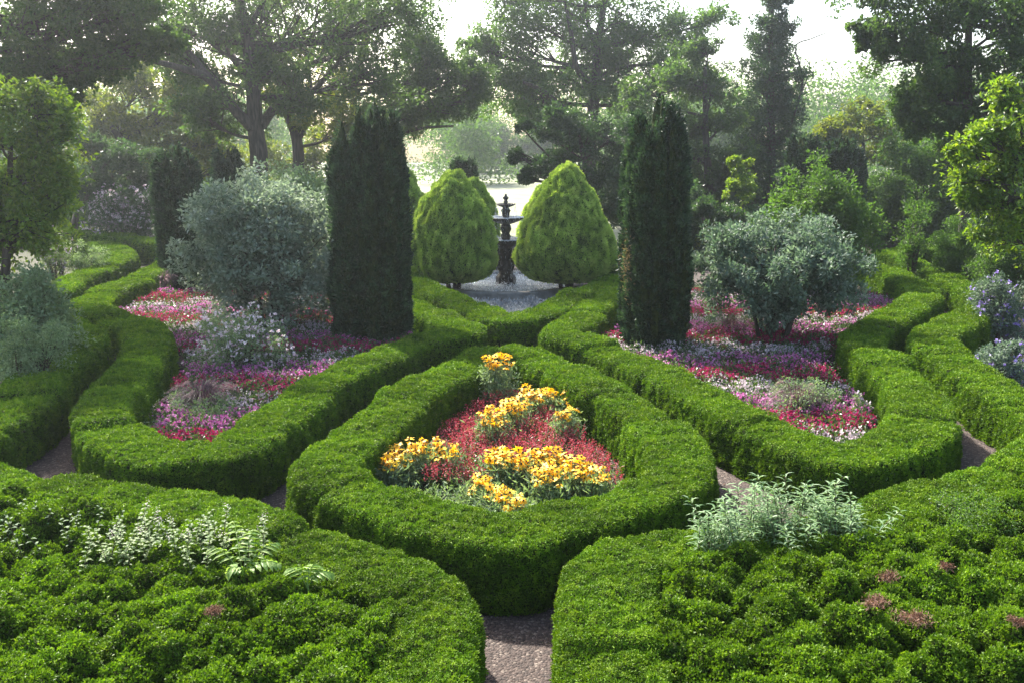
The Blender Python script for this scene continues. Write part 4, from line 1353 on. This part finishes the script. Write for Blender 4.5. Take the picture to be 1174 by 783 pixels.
# fillers behind the beds so that no horizon shows
tree('woodland_tree', 'hazy woodland tree behind the feathery shrub and small yew', [(290, 180, 30), (330, 190, 30), (370, 185, 30), (310, 225, 30), (360, 225, 30), (250, 215, 28), (395, 215, 28), (230, 245, 24), (420, 240, 26)], 56, 'yellowg', .2, 70, 13, .25, 330, None, group='understorey trees')
tree('woodland_tree', 'dim woodland tree between the corner tree and the small yew', [(60, 200, 34), (110, 185, 34), (160, 215, 34), (40, 240, 34), (100, 240, 34), (200, 215, 30), (150, 250, 28), (210, 250, 28)], 60, 'mid', .22, 80, 15, .3, 120, None, group='understorey trees')
tree('woodland_tree', 'dim woodland tree behind the hanging sunlit foliage', [(1090, 130, 36), (1140, 140, 40), (1170, 180, 40), (1130, 195, 36), (1180, 120, 44), (1060, 190, 30), (1110, 235, 34), (1170, 240, 40)], 52, 'mid', .2, 85, 16, .3, 1140, None, group='understorey trees')
tree('woodland_tree', 'dim woodland tree behind the fir and rounded shrub', [(760, 215, 26), (735, 245, 26), (780, 245, 28), (920, 215, 24), (945, 230, 26), (975, 215, 28), (1000, 235, 26), (930, 190, 20), (860, 215, 28), (830, 225, 28)], 55, 'mid', .2, 80, 14, .25, 880, None, group='understorey trees')

UNDER = [(30, 175, 200, 285, 52, 'dark', 'dark evergreen thicket behind the white flowered shrub'), (-40, 90, 190, 300, 42, 'mid', 'shady thicket behind the corner tree'),
         (180, 300, 205, 285, 50, 'mid', 'thicket behind the two small yews'), (280, 400, 195, 280, 62, 'yellowg', 'light green thicket far behind the silver shrub'),
         (380, 480, 205, 270, 66, 'oak', 'hazy thicket beside the meadow gap'), (640, 770, 190, 275, 58, 'dark', 'dark thicket behind the broad golden conifer'),
         (760, 880, 215, 285, 48, 'mid', 'thicket low behind the laurel'), (860, 985, 200, 280, 50, 'dark', 'dark thicket behind the rounded shrub'),
         (960, 1075, 195, 285, 46, 'mid', 'green thicket behind the wispy shrub'), (1040, 1150, 205, 285, 38, 'mid', 'thicket behind the thin straight trunk'), (1110, 1230, 190, 290, 44, 'dark', 'dark thicket at the garden corner behind the bright maple')]
for x0, x1, yt, yb, Yd, mt_, lab in UNDER:
    shrub('thicket', lab, x0, x1, yt, yb, Yd, mt_, .17, 55, 150, .18, stems=5, depth=.6, group='thickets behind the garden')

# far misty wood beyond the meadow
mb = MB()
rgf = np.random.default_rng(5)
for i in range(150):
    Yf = rgf.uniform(95, 175)
    pxp = rgf.uniform(-40, 1210)
    hz = rgf.uniform(7, 13.5)
    if 560 < pxp < 640:
        hz *= .8
        Yf = max(Yf, 130)
    cx = (pxp - 587) / FPX * Yf
    n = int(rgf.integers(9, 15))
    d = unit(rgf.normal(size=(n, 3)))
    cen = np.array([cx, Yf, hz * .58]) + d * (rgf.random((n, 1)) ** .5) * np.array([hz * .42, hz * .42, hz * .42])
    crownleaves(mb, cen, hz * .19, 130, .36, .26, 0, .85, .1)
    for _ in range(4):
        cl = np.array([[cx + rgf.normal(0, hz * .3), Yf - 2, rgf.uniform(.4, 2)]])
        crownleaves(mb, cl, 1.7, 90, .34, .24, 0, .85, .1)
tag(mb.build('far_wood', M['mid']), 'pale far wood fading into morning mist beyond the meadow', 'wood', None, 'stuff')

# ------------------------------------------------------------------ the misty air
hz = bpy.data.meshes.new('haze')
x0, x1, y0, y1, z0, z1 = -155, 155, -12, 190, -1.0, 30.0
hz.from_pydata([(x0, y0, z0), (x1, y0, z0), (x1, y1, z0), (x0, y1, z0), (x0, y0, z1), (x1, y0, z1), (x1, y1, z1), (x0, y1, z1)], [],
               [(3, 2, 1, 0), (4, 5, 6, 7), (0, 1, 5, 4), (1, 2, 6, 5), (2, 3, 7, 6), (3, 0, 4, 7)])
hm, ht, hout = newmat('misty_air')
pv = ht.nodes.new('ShaderNodeVolumePrincipled')
pv.inputs['Color'].default_value = (.88, .94, 1.0, 1)
pv.inputs['Density'].default_value = .0009
pv.inputs['Anisotropy'].default_value = .75
ht.links.new(pv.outputs[0], hout.inputs['Volume'])
hz.materials.append(hm)
ho = bpy.data.objects.new('haze', hz)
COL.objects.link(ho)
ho['kind'] = 'stuff'
ho['label'] = 'thin morning mist over the garden'
